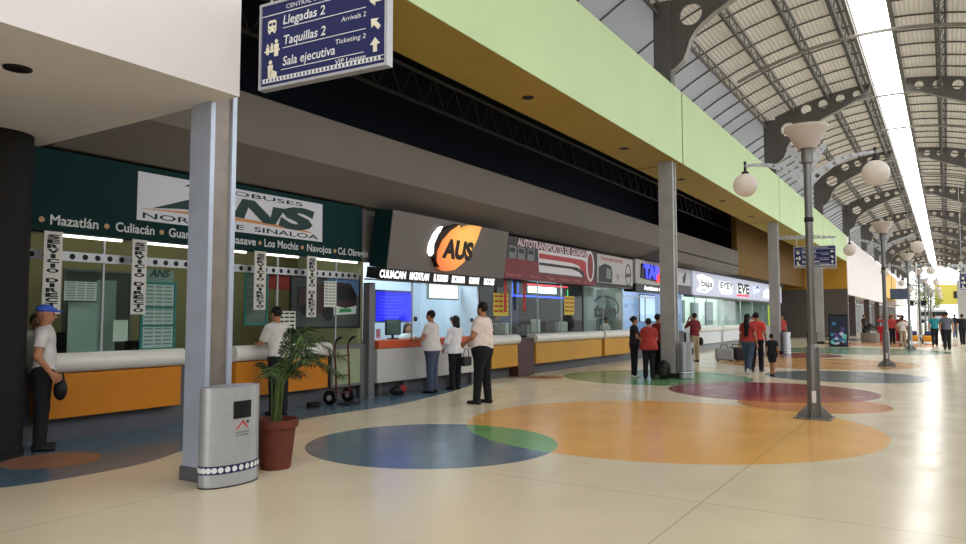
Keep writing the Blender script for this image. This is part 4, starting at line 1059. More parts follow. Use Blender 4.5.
# white counter with orange ledge
t = thing('ticket_counter', 'white ticket counter with orange-red ledge where the couple in white stand', 'counter', (-9.2, 12.55, 0))
MB().box(-.18, 0, -1.9, 1.95, .26, .92).build('front_panel', mat('counter_offwhite', S(190,188,184), .5, var=.03), t, bevel=.008)
MB().box(-.55, .03, -1.9, 1.95, .925, 1.08).build('ledge', mat('ledge_orange_red', S(196,84,48), .45, var=.04), t, bevel=.01)
mb = MB()
for y in (-1.7, -.9, -.1, .7, 1.6): mb.box(-.16,-.1,y-.04,y+.04,0,.26)
mb.build('support_feet', M_post, t, smooth=0)
M_scr = mat('screen_blue', S(40,40,255), .3, var=0, emit=.75, ecol=S(36,36,250))
def screen(label, p0, p1, x, m, lines=0):
    (y0, z1), (y1, z0) = at(p0[0], p0[1], x), at(p1[0], p1[1], x)
    t = thing('wall_screen', label, 'screen', (x, (y0+y1)/2, z0)); Pl = local(E3(x), t)
    MB().plate([rect(y0-.03, y1+.03, z0-.03, z1+.03)], lambda a,b,n: Pl(a,b,n-.05), .05).build('bezel', M_post, t, smooth=0)
    MB().plate([rect(y0, y1, z0, z1)], Pl, .004).build('display', m, t, smooth=0)
    if lines:
        mb = MB()
        for i in range(lines): mb.plate([rect(y0+.1, y0+.1+(y1-y0)*(.5+.3*((i*37) % 10)/10), z1-.1-(z1-z0)*.8*i/lines-.015, z1-.1-(z1-z0)*.8*i/lines)], Pl, .006)
        mb.build('display_rows', mat('screen_row', S(70,80,255), .4, var=0, emit=.7, ecol=S(80,90,255)), t, smooth=0)
    return t
screen('bright blue wall screen over the white counter', (376,291), (411,321), -9.7, M_scr, 7)
M_lcd = mat('screen_white', (1,1,1,1), .3, var=0, emit=1.1, ecol=(.93,.97,1,1))
screen('white lit hanging screen above the couple in white', (429,283), (458,299), -9.9, M_lcd)
for i, (a, b, lab) in enumerate(((416,319,'left of the couple'), (452,319,'right of the woman in white'), (472,320,'left of the bearded man'))):
    y, z = at(a, b, -9.42)
    o = MB().plate([circ(y, z, .055, 16)], E3(-9.44), .02).build('intercom', M_black); tag(o, 'round black intercom on the booth glass %s' % lab, 'intercom', 'intercoms on the booth glass')
y, z = at(393, 330, -9.62)
t = thing('desk_monitor', 'dark green computer monitor beside the long-haired clerk', 'monitor', (-9.62, y, 1.085))
MB().box(-.02,.02,-.24,.24,.08,.40).build('case', M_black, t, bevel=.008); MB().box(.02,.024,-.22,.22,.1,.38).build('display', mat('screen_dim_green', S(70,92,84), .3, var=.2, scale=6, emit=.1), t, smooth=0)
MB().box(-.08,.08,-.1,.1,0,.02).box(-.02,.0,-.03,.03,.02,.1).build('stand', M_black, t)
sheet_at('price_card', 'small pink card at the left end of the white counter', 'card', (376,329), (380,338), -9.454, mat('pink_card', S(206,140,160), .6, var=0), 3)

# --- red and black coach-line sign
t = thing('booth_sign', 'red and black sign board reading AUTOTRANSPORTES DE GUASAVE with white stripes', 'sign', (-9.0, 17.9, 3.0)); P = local(E3(-9.0), t)
Y0, Y1, ZA, ZB = 15.02, 20.66, 2.5, 3.57
U = lambda a: Y0+(Y1-Y0)*a; V = lambda b: ZA+(ZB-ZA)*b
MB().plate([rect(Y0,Y1,ZA,ZB)], lambda a,b,n: P(a,b,n-.4), .4).build('board', mat('sign_charcoal', S(48,42,44), .5, var=.06), t, smooth=0)
M_red = mat('sign_dark_red', S(118,28,36), .5, var=.08, scale=3); M_strw = mat('sign_stripe_white', S(216,210,212), .5, var=.02)
mb = MB(); mb.use(M_red)
mb.plate([rect(U(0),U(1),V(0),V(.20))], P, .004); mb.plate([[(U(0),V(.2)),(U(.34),V(.2)),(U(.33),V(.46)),(U(.2),V(.50)),(U(0),V(.46))]], P, .004)
mb.use(M_strw).plate([[(U(.34),V(.22)),(U(.97),V(.22)),(U(.97),V(.78)),(U(.33),V(.78))]], P, .004)
def sweep(v0, v1, b, m, l):
    pts = [(U(.34),V(v0)),(U(.70),V(v0)),(U(.79),V(v0-.06)),(U(.84),V(.21))]+[(U(b),V(.21)),(U(b-.02),V(v1-.10)),(U(b-.10),V(v1)),(U(.34),V(v1))]
    mb.use(m).plate([pts], P, l)
sweep(.57, .70, .93, mat('stripe_red', S(176,46,54), .5, var=.03), .006); sweep(.40, .47, .86, M_blk, .008)
mb.build('striped_panel', None, t, smooth=0)
mb = MB()
for a in (.09, .17, .26):
    mb.use(mat('coach_grey', S(112,118,116), .5, var=.2, scale=10)).plate([[(U(a-.035),V(.48)),(U(a+.03),V(.48)),(U(a+.035),V(.76)),(U(a-.03),V(.78))]], P, .006)
    mb.use(M_blk).plate([rect(U(a-.025),U(a+.022),V(.63),V(.73))], P, .008)
mb.build('coach_pictures', None, t, smooth=0)
mb = MB(); mb.use(M_strw).plate([[(U(.93)+.3*math.cos(k), V(.55)+.47*math.sin(k)) for k in np.linspace(0, 2*PI, 24, endpoint=False)]], P, .010)
mb.use(mat('emblem_red', S(128,30,36), .5, var=.2, scale=8)).plate([[(U(.93)+.2*math.cos(k), V(.55)+.40*math.sin(k)) for k in np.linspace(0, 2*PI, 24, endpoint=False)]], P, .013); mb.build('emblem', None, t, smooth=0)
text('AUTOTRANSPORTES DE GUASAVE', P, U(.13), V(.80), .18, mat('sign_pink_white', S(214,186,188), .5, var=0), t, width=(Y1-Y0)*.78, bold=.04, lift=.012)
for s, a, b in (('Guamúchil',.03,.20),('Mochis',.25,.36),('Tepic',.42,.52),('Guasave',.57,.68),('Obregón',.73,.82),('Hermosillo',.85,.98)):
    text(s, P, U(a), V(.06), .075, mat('sign_dim_pink', S(196,120,122), .5, var=0), t, width=(Y1-Y0)*(b-a)*.8, lift=.008)
t = thing('led_sign', 'glowing multicoloured LED sign inside the dark booth under the red sign', 'sign', (-9.62, 17.5, 2.3))
(ya, za), (yb, zb) = at(512,282,-9.62), at(568,299,-9.62); Pl = local(E3(-9.62), t)
MB().plate([rect(ya,yb,zb,za)], lambda a,b,n: Pl(a,b,n-.04), .04).build('case', M_black, t, smooth=0)
mb = MB(); fr = .05; mb.use(mat('led_blue', S(40,80,255), .4, var=0, emit=1.6, ecol=S(50,90,255)))
for r_ in (rect(ya,yb,zb,zb+fr), rect(ya,ya+fr,zb,za), rect(ya+.3,ya+.35,zb+.1,za)): mb.plate([r_], Pl, .005)
mb.use(mat('led_red', S(255,60,80), .4, var=0, emit=1.2, ecol=S(255,70,90))).plate([rect(U(.42),yb,za-fr,za)], Pl, .005)
mb.use(mat('led_green', S(60,255,140), .4, var=0, emit=1.0, ecol=S(60,255,140))).plate([rect(yb-fr,yb,zb,za-.1)], Pl, .005)
mb.build('border_tubes', None, t, smooth=0)
mb = MB()
for y in (ya+.2, yb-.2): mb.tube([P_ for P_ in (Pl(y, za, -.02), Pl(y, 3.66, -.02))], .012, 6)
mb.build('hanger_rod', M_dark, t)
(yc, zc), (yd, zd) = at(528,286,-9.62), at(556,294,-9.62)
MB().plate([rect(yc,yd,zd,zc)], Pl, .006).build('display', mat('led_white', (.8,1,1,1), .4, var=0, emit=4), t, smooth=0)
sheet_at('notice_poster', 'yellow poster in the booth window right of the bearded man', 'poster', (493,293), (508,316), -9.454, mat('poster_yellow', S(206,186,70), .6, var=.05), 4, mrow=mat('print_red', S(176,60,40), .6, var=0))
sheet_at('notice_poster', 'yellow poster in the booth window right of the glowing LED sign', 'poster', (564,296), (574,315), -9.454, MATS['poster_yellow'], 4, mrow=MATS['print_red'])
for a, lab in ((505.5,'red hanging ribbon in front of the yellow poster by the bearded man'), (524.5,'red hanging ribbon left of the glowing LED sign')):
    (y0,z1),(y1,z0) = at(a-1.2,284,-9.3), at(a+1.2,311,-9.3); tag(MB().box(-9.31,-9.3,y0,y1,z0,2.5).build('red_ribbon', mat('ribbon_red', S(180,50,40), .6, var=.05), smooth=0), lab, 'ribbon')
# shelves and shapes in the dim booth
t = thing('display_shelf', 'dark shelf unit with a blue poster inside the booth under the red sign', 'shelf', (-10.9, 18.2, 0))
mb = MB().box(-.2,.2,-1.3,1.3,0,.1)
for z in (.6, 1.05, 1.5, 1.95): mb.box(-.2,.2,-1.3,1.3,z,z+.04)
for y in (-1.3, 0, 1.26): mb.box(-.2,.2,y,y+.04,0,2.0)
mb.build('shelves', M_dark, t, smooth=0)
MB().box(.2,.215,-.9,.6,1.3,2.2).build('poster', mat('poster_blue', S(52,66,110), .5, var=.2, scale=4), t, smooth=0)
rr = random.Random(3)
for i in range(9):
    y = 15.3+.58*i; h = rr.uniform(.18,.38)
    o = MB().box(-9.95,-9.75,y,y+rr.uniform(.15,.3),1.085,1.085+h).build('desk_item', (M_black, M_post, M_paper)[i % 3], bevel=.012)
    o.name = 'document_tray' if i % 3 == 2 else 'desk_printer'
    tag(o, ('pale document tray' if i % 3 == 2 else 'grey desk printer' if i % 3 == 1 else 'black desk printer')+', %s item on the desk behind the glass under the red sign' % ords[i], 'tray' if i % 3 == 2 else 'printer', 'items on the booth desk')
wallbox('ledge_booth_3', -10.1, -9.47, 14.7, 20.6, 1.02, 1.08, M_div)
wallbox('ledge_booth_1', -10.1, -9.47, 4.0, 10.3, .98, 1.0, M_div)

# --- black and white sign, frosted glass
t = thing('booth_sign', 'black and white sign with a coach picture right of the red sign', 'sign', (-9.0, 22.3, 3.0)); P = local(E3(-9.0), t)
Y0, Y1, ZA, ZB = 20.82, 23.9, 2.52, 3.53; U = lambda a: Y0+(Y1-Y0)*a; V = lambda b: ZA+(ZB-ZA)*b
MB().plate([rect(Y0,Y1,ZA,ZB)], lambda a,b,n: P(a,b,n-.4), .4).build('board', mat('sign_grey_white', S(176,172,170), .5, var=.04), t, smooth=0)
mb = MB(); mb.use(M_blk).plate([rect(U(0),U(1),V(0),V(.10))], P, .004)
mb.plate([[(U(.03),V(.12)),(U(.38),V(.12)),(U(.40),V(.45)),(U(.36),V(.66)),(U(.2),V(.72)),(U(.04),V(.6))]], P, .005)
mb.use(MATS['coach_grey']).plate([[(U(.22),V(.25)),(U(.36),V(.25)),(U(.36),V(.55)),(U(.24),V(.6))]], P, .007); mb.build('coach_picture', None, t, smooth=0)
ring = [(U(.86)+.27*math.cos(k), V(.45)+.38*math.sin(k)) for k in np.linspace(0, 2*PI, 24, endpoint=False)]; ring2 = [(U(.86)+.23*math.cos(k), V(.45)+.33*math.sin(k)) for k in np.linspace(2*PI, 0, 24, endpoint=False)]
MB().plate([ring, ring2], P, .005).build('emblem_ring', M_blk, t, smooth=0)
text('tam', P, U(.78), V(.38), .17, M_blk, t, width=.5, bold=.02, shear=.3, lift=.008); text('TRANSPORTES', P, U(.08), V(.82), .1, MATS['stripe_red'], t, width=1.9, bold=.01, lift=.006)
text('@', P, U(.52), V(.3), .13, M_blk, t, lift=.006)
tag(MB().box(-10.16,-10.14,20.8,23.2,0,2.55).build('frosted_screen', mat('frosted_film', S(168,178,174), .4, var=.08, scale=2), smooth=0), 'pale frosted screen with swirl lettering at the back of the booth', 'screen')
t = thing('glass_decal', 'big dark swirl lettering on the booth glass above the clerk in white', 'decal', (-9.44, 22, 1.9)); Pl = local(E3(-9.445), t)
M_dec = mat('decal_grey', S(34,44,46), .5, var=0)
text('tam', Pl, at(593,319,-9.445)[0], at(593,317,-9.445)[1], .42, M_dec, t, width=1.9, bold=.03, shear=.35, lift=.004)
yc, zc = at(606,308,-9.445); a_ = [(yc+1.15*math.cos(k), zc+.42*math.sin(k)) for k in np.linspace(-.5, 2.6, 20)]; b__ = [(yc+1.08*math.cos(k), zc+.35*math.sin(k)) for k in np.linspace(2.6, -.5, 20)]
MB().plate([a_+b__], Pl, .004).build('swirl', M_dec, t, smooth=0)
tag(MB().box(-10.14,-10.08,23.3,23.95,.0,2.5).build('teal_curtain', mat('curtain_teal', S(44,104,108), .8, var=.2, scale=8)), 'teal curtain at the back of the booth with swirl lettering', 'curtain')

# --- TAP sign
t = thing('booth_sign', 'pale grey sign with glowing blue and red letters partly behind the column', 'sign', (-8.95, 26.3, 3.0)); P = local(E3(-8.95), t)
Y0, Y1, ZA, ZB = 24.06, 28.6, 2.72, 3.58; U = lambda a: Y0+(Y1-Y0)*a; V = lambda b: ZA+(ZB-ZA)*b
MB().plate([rect(Y0,Y1,ZA,ZB)], lambda a,b,n: P(a,b,n-.45), .45).build('board', mat('sign_pale_grey', S(170,166,164), .5, var=.03), t, smooth=0)
MB().plate([rect(Y0,Y1,2.44,2.715)], lambda a,b,n: P(a,b,n-.45), .45).build('name_strip', M_black, t, smooth=0)
M_lb = mat('lit_blue', S(60,70,255), .5, var=0, emit=1.1, ecol=S(52,64,250)); M_lr = mat('lit_red', S(255,50,60), .5, var=0, emit=.9, ecol=S(240,44,54))
MB().plate([[(U(.10),V(.25)),(U(.5),V(.15)),(U(.55),V(.4)),(U(.48),V(.85)),(U(.12),V(.85))]], P, .04).build('letter_backing', M_blk, t, smooth=0)
text('TAP', P, U(.14), V(.30), .42, M_lb, t, width=1.7, bold=.08, lift=.07)
MB().plate([[(U(.50)+.42*math.cos(k), V(.45)+.27*math.sin(k)) for k in np.linspace(0,2*PI,20,endpoint=False)]], P, .06).build('red_mark', M_lr, t, smooth=0)
text('Autobuses del Pacífico', P, U(.18), 2.52, .15, M_lit, t, width=3.2, bold=.03, lift=.006)
t = thing('booth_sign', 'small white sign with a dark figure right of the big column', 'sign', (-9.0, 29.7, 3.0)); P = local(E3(-9.0), t)
MB().plate([rect(28.7,30.75,2.85,3.55)], lambda a,b,n: P(a,b,n-.4), .4).build('board', mat('sign_white_dim', S(190,188,192), .5, var=.05), t, smooth=0)
MB().plate([rect(28.7,30.9,2.5,2.84)], lambda a,b,n: P(a,b,n-.4), .4).build('lower_strip', mat('strip_plum', S(70,62,70), .5, var=.05), t, smooth=0)
mb = MB(); mb.plate([[(29.7,2.95),(29.95,2.95),(30.1,3.1),(30.2,3.38),(30.0,3.42),(29.9,3.2),(29.75,3.3)]], P, .005); mb.build('figure', M_blk, t, smooth=0)
screen('pale blue lit screen behind the group in red shirts', (640,295), (655,321), -9.75, mat('screen_pale_blue', S(190,214,250), .4, var=0, emit=.8, ecol=S(190,214,250)))

# --- lit white sign
t = thing('booth_sign', 'long lit white sign with three logos, one underlined red, near the far column', 'sign', (-9.0, 40, 3.0)); P = local(E3(-9.0), t)
M_litw = mat('sign_lit_white', S(186,190,210), .4, var=.03, emit=.34, ecol=S(186,190,212))
MB().plate([rect(31.15,52,2.5,3.56)], lambda a,b,n: P(a,b,n-.45), .45).build('box', M_litw, t, smooth=0)
MB().plate([rect(31.1,52.05,2.42,2.5)], lambda a,b,n: P(a,b,n-.4), .42).build('lower_rail', M_post, t, smooth=0)
Q = lambda a, b: at(680+a/8.78, 262+b/8.78, -9.0)
def blob(pts, m, name, l):
    p = [Q(*q) for q in pts]
    if sum(p[i][0]*p[(i+1)%len(p)][1]-p[(i+1)%len(p)][0]*p[i][1] for i in range(len(p))) < 0: p.reverse()
    MB().plate([p], P, l).build(name, m, t, smooth=0)
M_glow = mat('logo_glow', (1,1,1,1), .5, var=0, emit=.9)
blob([(145,120),(190,105),(230,125),(275,145),(295,185),(285,230),(235,268),(160,262),(145,240),(180,200)], M_glow, 'logo_backing', .01)
text('baja', P, Q(185,205)[0], Q(200,212)[1], .30, mat('logo_ink_grey', S(96,98,112), .5, var=0), t, width=1.9, bold=.03, lift=.014)
blob([(165,262),(205,235),(250,262),(205,248)], M_blk, 'logo_arc', .014)
blob([(345,165),(440,185),(460,205),(455,285),(360,280),(340,225)], M_glow, 'logo_backing', .01)
text('EYEY', P, Q(352,225)[0], Q(380,232)[1], .30, MATS['logo_ink_grey'], t, width=Q(465,240)[0]-Q(352,225)[0], bold=.04, lift=.014)
blob([(505,205),(600,222),(602,280),(500,275)], M_glow, 'logo_backing', .01)
text('EVE', P, Q(508,268)[0], Q(540,272)[1], .48, mat('logo_green_black', S(20,44,40), .5, var=0), t, width=Q(606,270)[0]-Q(508,268)[0], bold=.05, lift=.014)
blob([(500,285),(604,292),(604,306),(500,300)], M_lr, 'red_underline', .014)
blob([(640,215),(700,222),(700,262),(640,285)], mat('logo_blue_glow', S(200,210,255), .5, var=0, emit=.6), 'logo_backing', .01)
blob([(650,240),(680,212),(700,242),(678,228)], M_blk, 'logo_arc', .014)
blob([(730,265),(765,235),(805,262),(805,320),(735,315)], M_glow, 'logo_backing', .01)
for i, (a, b, c_, d_, lab) in enumerate(((33.0,34.2,1.1,2.3,'first'),(35.6,37,1.2,2.4,'second'),(38.2,39.5,1.1,2.3,'third'),(41,42.5,1.1,2.4,'fourth'))):
    o = MB().box(-11.17,-11.12,a,b,c_,d_).build('service_hatch', mat('hatch_grey', S(96,108,108), .5, var=.1)); tag(o, '%s grey hatch from the left in the back wall under the lit white sign' % lab, 'hatch', 'hatches under the lit white sign')
tag(MB().box(-9.454,-9.43,49.6,50.3,.97,2.3).build('green_notice', mat('notice_lime', S(170,200,60), .6, var=.03, emit=.1)), 'lime green notice under the far end of the lit white sign', 'sign')

# ------------------------------------------------------------------ hand truck by the orange counter
t = thing('hand_truck', 'dark red and black two-wheeled hand truck standing by the orange counter', 'hand truck', (-9.0, 9.5, 0), math.radians(8))
M_ht = mat('hand_truck_paint', S(84,34,30), .45, .3, var=.1)
mb = MB()
for y in (-.2, .2):
    mb.tube([(-.0,y,.12),(-.02,y,.6),(-.05,y,1.0),(-.02,y,1.12),(.06,y,1.18)], .017, 8)
for z in (.2,.5,.85): mb.tube([(-.01,-.2,z),(-.01,.2,z)], .013, 8)
mb.build('frame', M_ht, t)
MB().box(.0,.26,-.22,.22,.015,.03).build('toe_plate', M_dark, t)
for y in (-.27, .27):
    wh = MB().tube([(-.08,y-.03,.13),(-.08,y+.03,.13)], .13, 22).build('wheel', M_black, t); MB().tube([(-.08,y-.035,.13),(-.08,y+.035,.13)], .05, 14).build('wheel_hub', M_alu, wh)
mb = MB(); 
for y in (-.2,.2): mb.tube([(-.02,y,1.12),(.06,y,1.18),(.1,y,1.18)], .023, 8)
mb.build('handgrip', M_black, t)
tag(MB().lathe([(.0,0),(.12,.0),(.12,.08),(.0,.08)], n=20).build('spare_castor', M_black), 'small black castor lying left of the hand truck', 'wheel').location = (-9.06, 8.85, .0)
# bag pile under the white counter
t = thing('sports_bag', 'red and black sports bag on the floor under the white counter', 'bag', (-9.05, 11.1, 0))
MB().sphere((0,0,.1), .1, 18, 12, 1.2, 2.2, 1.0).build('body', M_black, t); MB().sphere((.05,.05,.12), .08, 16, 10, 1.1, 1.5, 1).build('front_pocket', mat('bag_red', S(150,40,48), .7, var=.1), t)
MB().tube([(0,-.12,.18),(0,-.06,.27),(0,.06,.27),(0,.12,.18)], .012, 8).build('handle', M_dark, t)

# ------------------------------------------------------------------ people
W_ = cloth('white_shirt', 204, 198, 195); BLK = cloth('black_trousers', 26, 26, 30); JEANS = cloth('blue_jeans', 66, 78, 100); DSH = mat('dark_shoes', S(24,22,22), .4, var=.05)
RED = cloth('red_shirt', 164, 58, 54); MAR = cloth('maroon_shirt', 108, 36, 44); KHA = cloth('khaki_trousers', 150, 134, 110); DRK = cloth('dark_top', 36, 34, 40); WSH = mat('white_shoes', S(206,206,208), .5, var=.05)
NEAR = .0095
hang = lambda o=.25, y=0: [((-o,.03,1.13+y),(-o-.0,-.05,.89+y)), ((o,.03,1.13+y),(o,-.05,.89+y))]
person('man in a blue cap, white shirt and black trousers beside the round dark column', (-8.86, 4.34, 0), math.radians(150), 1.68, W_, BLK, DSH, [((-.24,.05,1.14),(-.20,-.10,.93)), ((.24,.05,1.13),(.22,-.10,.92))], None, (.1, .05), .6, hair='cap', cell=NEAR, tuck=True, haircol=mat('cap_blue', S(60,90,190), .7, var=.05))
t = thing('hand_bag', 'small black bag held by the man in a blue cap', 'bag', (-8.66, 4.44, .70)); MB().sphere((0,0,0), .1, 16, 10, .9, .7, 1.25).build('pouch', M_black, t); MB().tube([(0,-.04,.1),(0,-.02,.2),(0,.02,.2),(0,.04,.1)], .01, 6).build('handle', M_black, t)
person('man in white shirt leaning over the counter behind the potted palm', (-8.82, 7.85, 0), math.radians(-95), 1.70, W_, BLK, DSH, [((-.24,-.12,1.18),(-.16,-.40,1.13)), ((.24,-.12,1.18),(.15,-.40,1.13))], None, (0, .15), .9, cell=NEAR, lean=.12)
person('man in white shirt and blue jeans at the white counter', (-8.74, 11.80, 0), math.radians(-80), 1.67, W_, JEANS, DSH, [((-.27,-.14,1.2),(-.15,-.40,1.14)), ((.27,-.10,1.16),(.14,-.38,1.13))], None, (0, .1), .62, cell=NEAR, lean=.05, hem=.90, fat=1.32)
person('woman in white top and black trousers with a handbag at the white counter', (-8.74, 12.62, 0), math.radians(-100), 1.56, cloth('white_top', 214,212,216), BLK, DSH, [((-.24,-.1,1.18),(-.13,-.32,1.16)), ((.23,-.06,1.12),(.18,-.2,.96))], None, (.2, .05), 1.3, hair='bob', cell=NEAR, female=True, hem=.86, fat=1.1)
t = thing('hand_bag', 'black handbag hanging beside the woman in white top', 'bag', (-8.52, 12.72, .50)); MB().box(-.05,.05,-.16,.16,0,.2).build('body', M_black, t, bevel=.03); MB().tube([(0,-.1,.2),(0,-.07,.36),(0,.07,.36),(0,.1,.2)], .01, 6).build('handle', M_black, t)
person('bearded heavy man in white shirt and black trousers waiting before the counters', (-6.9, 10.82, 0), math.radians(-85), 1.80, cloth('cream_shirt', 220,204,198), BLK, DSH, [((-.29,.02,1.16),(-.22,-.24,1.04)), ((.29,-.04,1.16),(.14,-.28,1.03))], [((-.12,.01,.5),(-.14,.04,.085)), ((.11,-.02,.5),(.12,-.05,.085))], (-.15, .02), .68, fat=1.42, cell=NEAR, tuck=True, hem=.95, beard=True)
person('long-haired clerk seated behind the white counter', (-10.1, 12.7, -.22), math.radians(70), 1.62, cloth('clerk_white', 210,214,220), BLK, DSH, [((-.22,-.05,1.18),(-.16,-.3,1.16)), ((.22,-.05,1.18),(.16,-.3,1.16))], [((-.1,-.38,.87),(-.1,-.34,.45)), ((.1,-.38,.87),(.1,-.34,.45))], (0,.15), .6, hair='bob', female=True, skin=M_skin2, haircol=mat('brown_hair', S(64,44,34), .6, var=.2, scale=20))
t = thing('clerk_stool', 'black stool of the long-haired clerk behind the white counter', 'stool', (-10.1, 12.7, 0))
MB().lathe([(0,.42),(.17,.42),(.19,.45),(.17,.48),(0,.48)], n=20, cap=False).build('seat', M_black, t); MB().lathe([(.22,0),(.22,.02),(.03,.05),(.025,.43)], n=20).build('pedestal', M_alu, t)
person('clerk in grey behind the ochre counter beneath the glowing LED sign', (-10.4, 17.0, 0), math.radians(90), 1.60, cloth('clerk_grey', 150,152,150), BLK, DSH)
person('clerk in white seated behind the ochre counter under the swirl lettering', (-9.82, 23.35, 0), math.radians(70), 1.52, W_, BLK, DSH, [((-.26,-.08,1.16),(-.16,-.3,1.14)), ((.26,-.08,1.16),(.16,-.3,1.14))], None, (0,.2))
person('clerk in white standing inside the first teal booth behind the man in a blue cap', (-10.45, 5.0, 0), math.radians(80), 1.58, W_, BLK, DSH)
person('woman in black patterned top standing left of the two in red shirts', (-6.62, 17.62, 0), math.radians(120), 1.55, DRK, BLK, WSH, [((-.22,-.05,1.15),(-.14,-.26,1.05)), ((.22,-.05,1.15),(.14,-.26,1.05))], None, (.2,.1), .6, hair='bun', female=True, fat=1.2)
person('woman in red shirt with her back turned beside the column', (-6.12, 17.3, 0), math.radians(190), 1.50, RED, BLK, DSH, [((-.22,-.05,1.15),(-.14,-.26,1.05)), ((.22,.0,1.12),(.26,-.1,.95))], None, (0,.1), .7, hair='bun', female=True, fat=1.25, hem=.84)
person('person in red shirt half hidden behind the column', (-6.28, 18.5, 0), math.radians(150), 1.61, RED, BLK, DSH)
t = thing('backpack', 'dark backpack on the floor between the group in red and the column', 'bag', (-5.78, 17.42, 0)); MB().sphere((0,0,.24), .2, 16, 12, .8, .7, 1.2).build('body', M_black, t); MB().sphere((.0,-.12,.17), .12, 14, 10, .9, .5, 1).build('front_pocket', M_dark, t)
person('man in maroon shirt and khaki trousers holding a phone to his ear', (-7.08, 24.6, 0), math.radians(-125), 1.66, MAR, KHA, DSH, [((-.24,.0,1.16),(-.22,-.2,1.0)), ((.27,-.16,1.24),(.16,-.12,1.52))], None, (.1, 0), .9, cell=.014)
t = thing('backpack', 'black bag hanging at the hip of the man in maroon', 'bag', (-6.92, 24.8, .58)); MB().sphere((0,0,.12), .11, 14, 10, .8, .7, 1.3).build('body', M_black, t)
person('woman with long black hair in red top and jeans walking away', (-4.38, 20.25, 0), math.radians(172), 1.62, RED, JEANS, WSH, [((-.22,.06,1.13),(-.26,.02,.88)), ((.22,.0,1.13),(.27,-.04,.89))], [((-.07,.06,.51),(-.07,.22,.14)), ((.08,-.10,.50),(.09,-.10,.085))], (0,0), .6, hair='long', female=True, fat=1.22, cell=.012)
person('person in bright red shirt walking beside the long-haired woman', (-4.35, 21.2, 0), math.radians(175), 1.66, cloth('coral_shirt', 206,70,60), BLK, DSH, None, [((-.08,-.1,.5),(-.08,-.1,.085)), ((.08,.08,.51),(.08,.2,.14))])
person('small child in dark shirt and shorts walking away near the salmon floor', (-3.66, 19.62, 0), math.radians(165), 1.10, DRK, cloth('dark_shorts', 34,32,36), DSH, None, [((-.08,.04,.5),(-.08,.12,.12)), ((.08,-.06,.5),(.09,-.08,.085))], (0,0), .6, shorts=True, fat=1.1)
person('person in white vest standing by the far column beneath the lit white sign', (-6.9, 33.0, 0), math.radians(-60), 1.62, cloth('pale_vest', 214,216,206), JEANS, DSH)
for (x, y, c1, lab) in ((-6.35, 25.6, 'grey', 'pale grey suitcase standing on the floor right of the man in maroon'), (-6.15, 26.4, 'black', 'black travel bag on the floor left of the long-haired woman'), (-5.75, 25.9, 'dark', 'dark travel bag on the floor behind the long-haired woman')):
    t = thing('travel_bag', lab, 'bag', (x, y, 0), .3, 'bags on the floor by the long-haired woman')
    m = {'grey': mat('bag_grey', S(150,152,156), .6, var=.08), 'black': M_black, 'dark': mat('bag_dark', S(54,52,58), .7, var=.1)}[c1]
    MB().box(-.3,.3,-.17,.17,.03,.46).build('body', m, t, bevel=.07); MB().tube([(-.12,0,.45),(-.1,0,.56),(.1,0,.56),(.12,0,.45)], .015, 8).build('handle', M_dark, t)
    for sx in (-.22,.22): MB().tube([(sx,-.15,.035),(sx,-.1,.035)], .035, 10).build('wheel', M_black, t)
GRY = cloth('grey_shirt', 92, 94, 104); TEA = cloth('teal_shirt', 40, 128, 136)
stride = [((-.08,-.1,.5),(-.08,-.16,.085)), ((.08,.08,.51),(.08,.24,.13))]
person('man in dark grey shirt walking away on the shiny floor at right', (.28, 39.6, 0), math.radians(178), 1.76, GRY, BLK, DSH, None, stride, cell=.016)
person('person in teal shirt walking away left of the man in grey', (-.22, 44.6, 0), math.radians(180), 1.70, TEA, BLK, DSH, None, stride, cell=.018)
person('person in black just left of the man in grey, farther off', (.25, 52, 0), math.radians(175), 1.7, DRK, BLK, DSH, None, stride, cell=.02)
person('person in dark clothes at the right edge of the photo', (1.05, 47, 0), math.radians(185), 1.68, DRK, BLK, DSH, None, stride, cell=.018)
person('person in grey shirt farther off at the right edge', (1.6, 55, 0), math.radians(0), 1.68, GRY, BLK, DSH, None, stride, cell=.02)
person('person in white top and khaki trousers before the red shop displays', (-1.62, 43.2, 0), math.radians(170), 1.50, W_, KHA, DSH, None, stride, cell=.018)
person('person in red shirt standing by the red shop displays', (-2.3, 47.4, 0), math.radians(30), 1.62, RED, BLK, DSH, cell=.02)
person('person in maroon shirt beside the person in white before the shops', (-1.75, 47.2, 0), math.radians(200), 1.6, MAR, BLK, DSH, cell=.02)
person('person in red shirt behind the column by the poster stand', (-6.6, 38.0, 0), math.radians(40), 1.6, RED, BLK, DSH, cell=.02)

person('person in dark clothes standing at the shop fronts beyond the planter', (-4.6, 58.5, 0), math.radians(60), 1.66, DRK, BLK, DSH, cell=.022)
person('person in dark maroon top among the red shop displays', (-2.05, 51.8, 0), math.radians(-20), 1.62, MAR, BLK, DSH, cell=.022)
person('person in khaki far behind the red shop displays', (-2.9, 58, 0), math.radians(20), 1.66, cloth('khaki_shirt', 150,136,112), BLK, DSH, cell=.022)
person('person in dark top just right of the man in grey, far off', (.95, 62, 0), math.radians(180), 1.7, DRK, JEANS, DSH, None, stride, cell=.022)
person('person in pale top farthest off before the bright hall end', (.2, 70, 0), math.radians(0), 1.7, W_, BLK, DSH, None, stride, cell=.024)
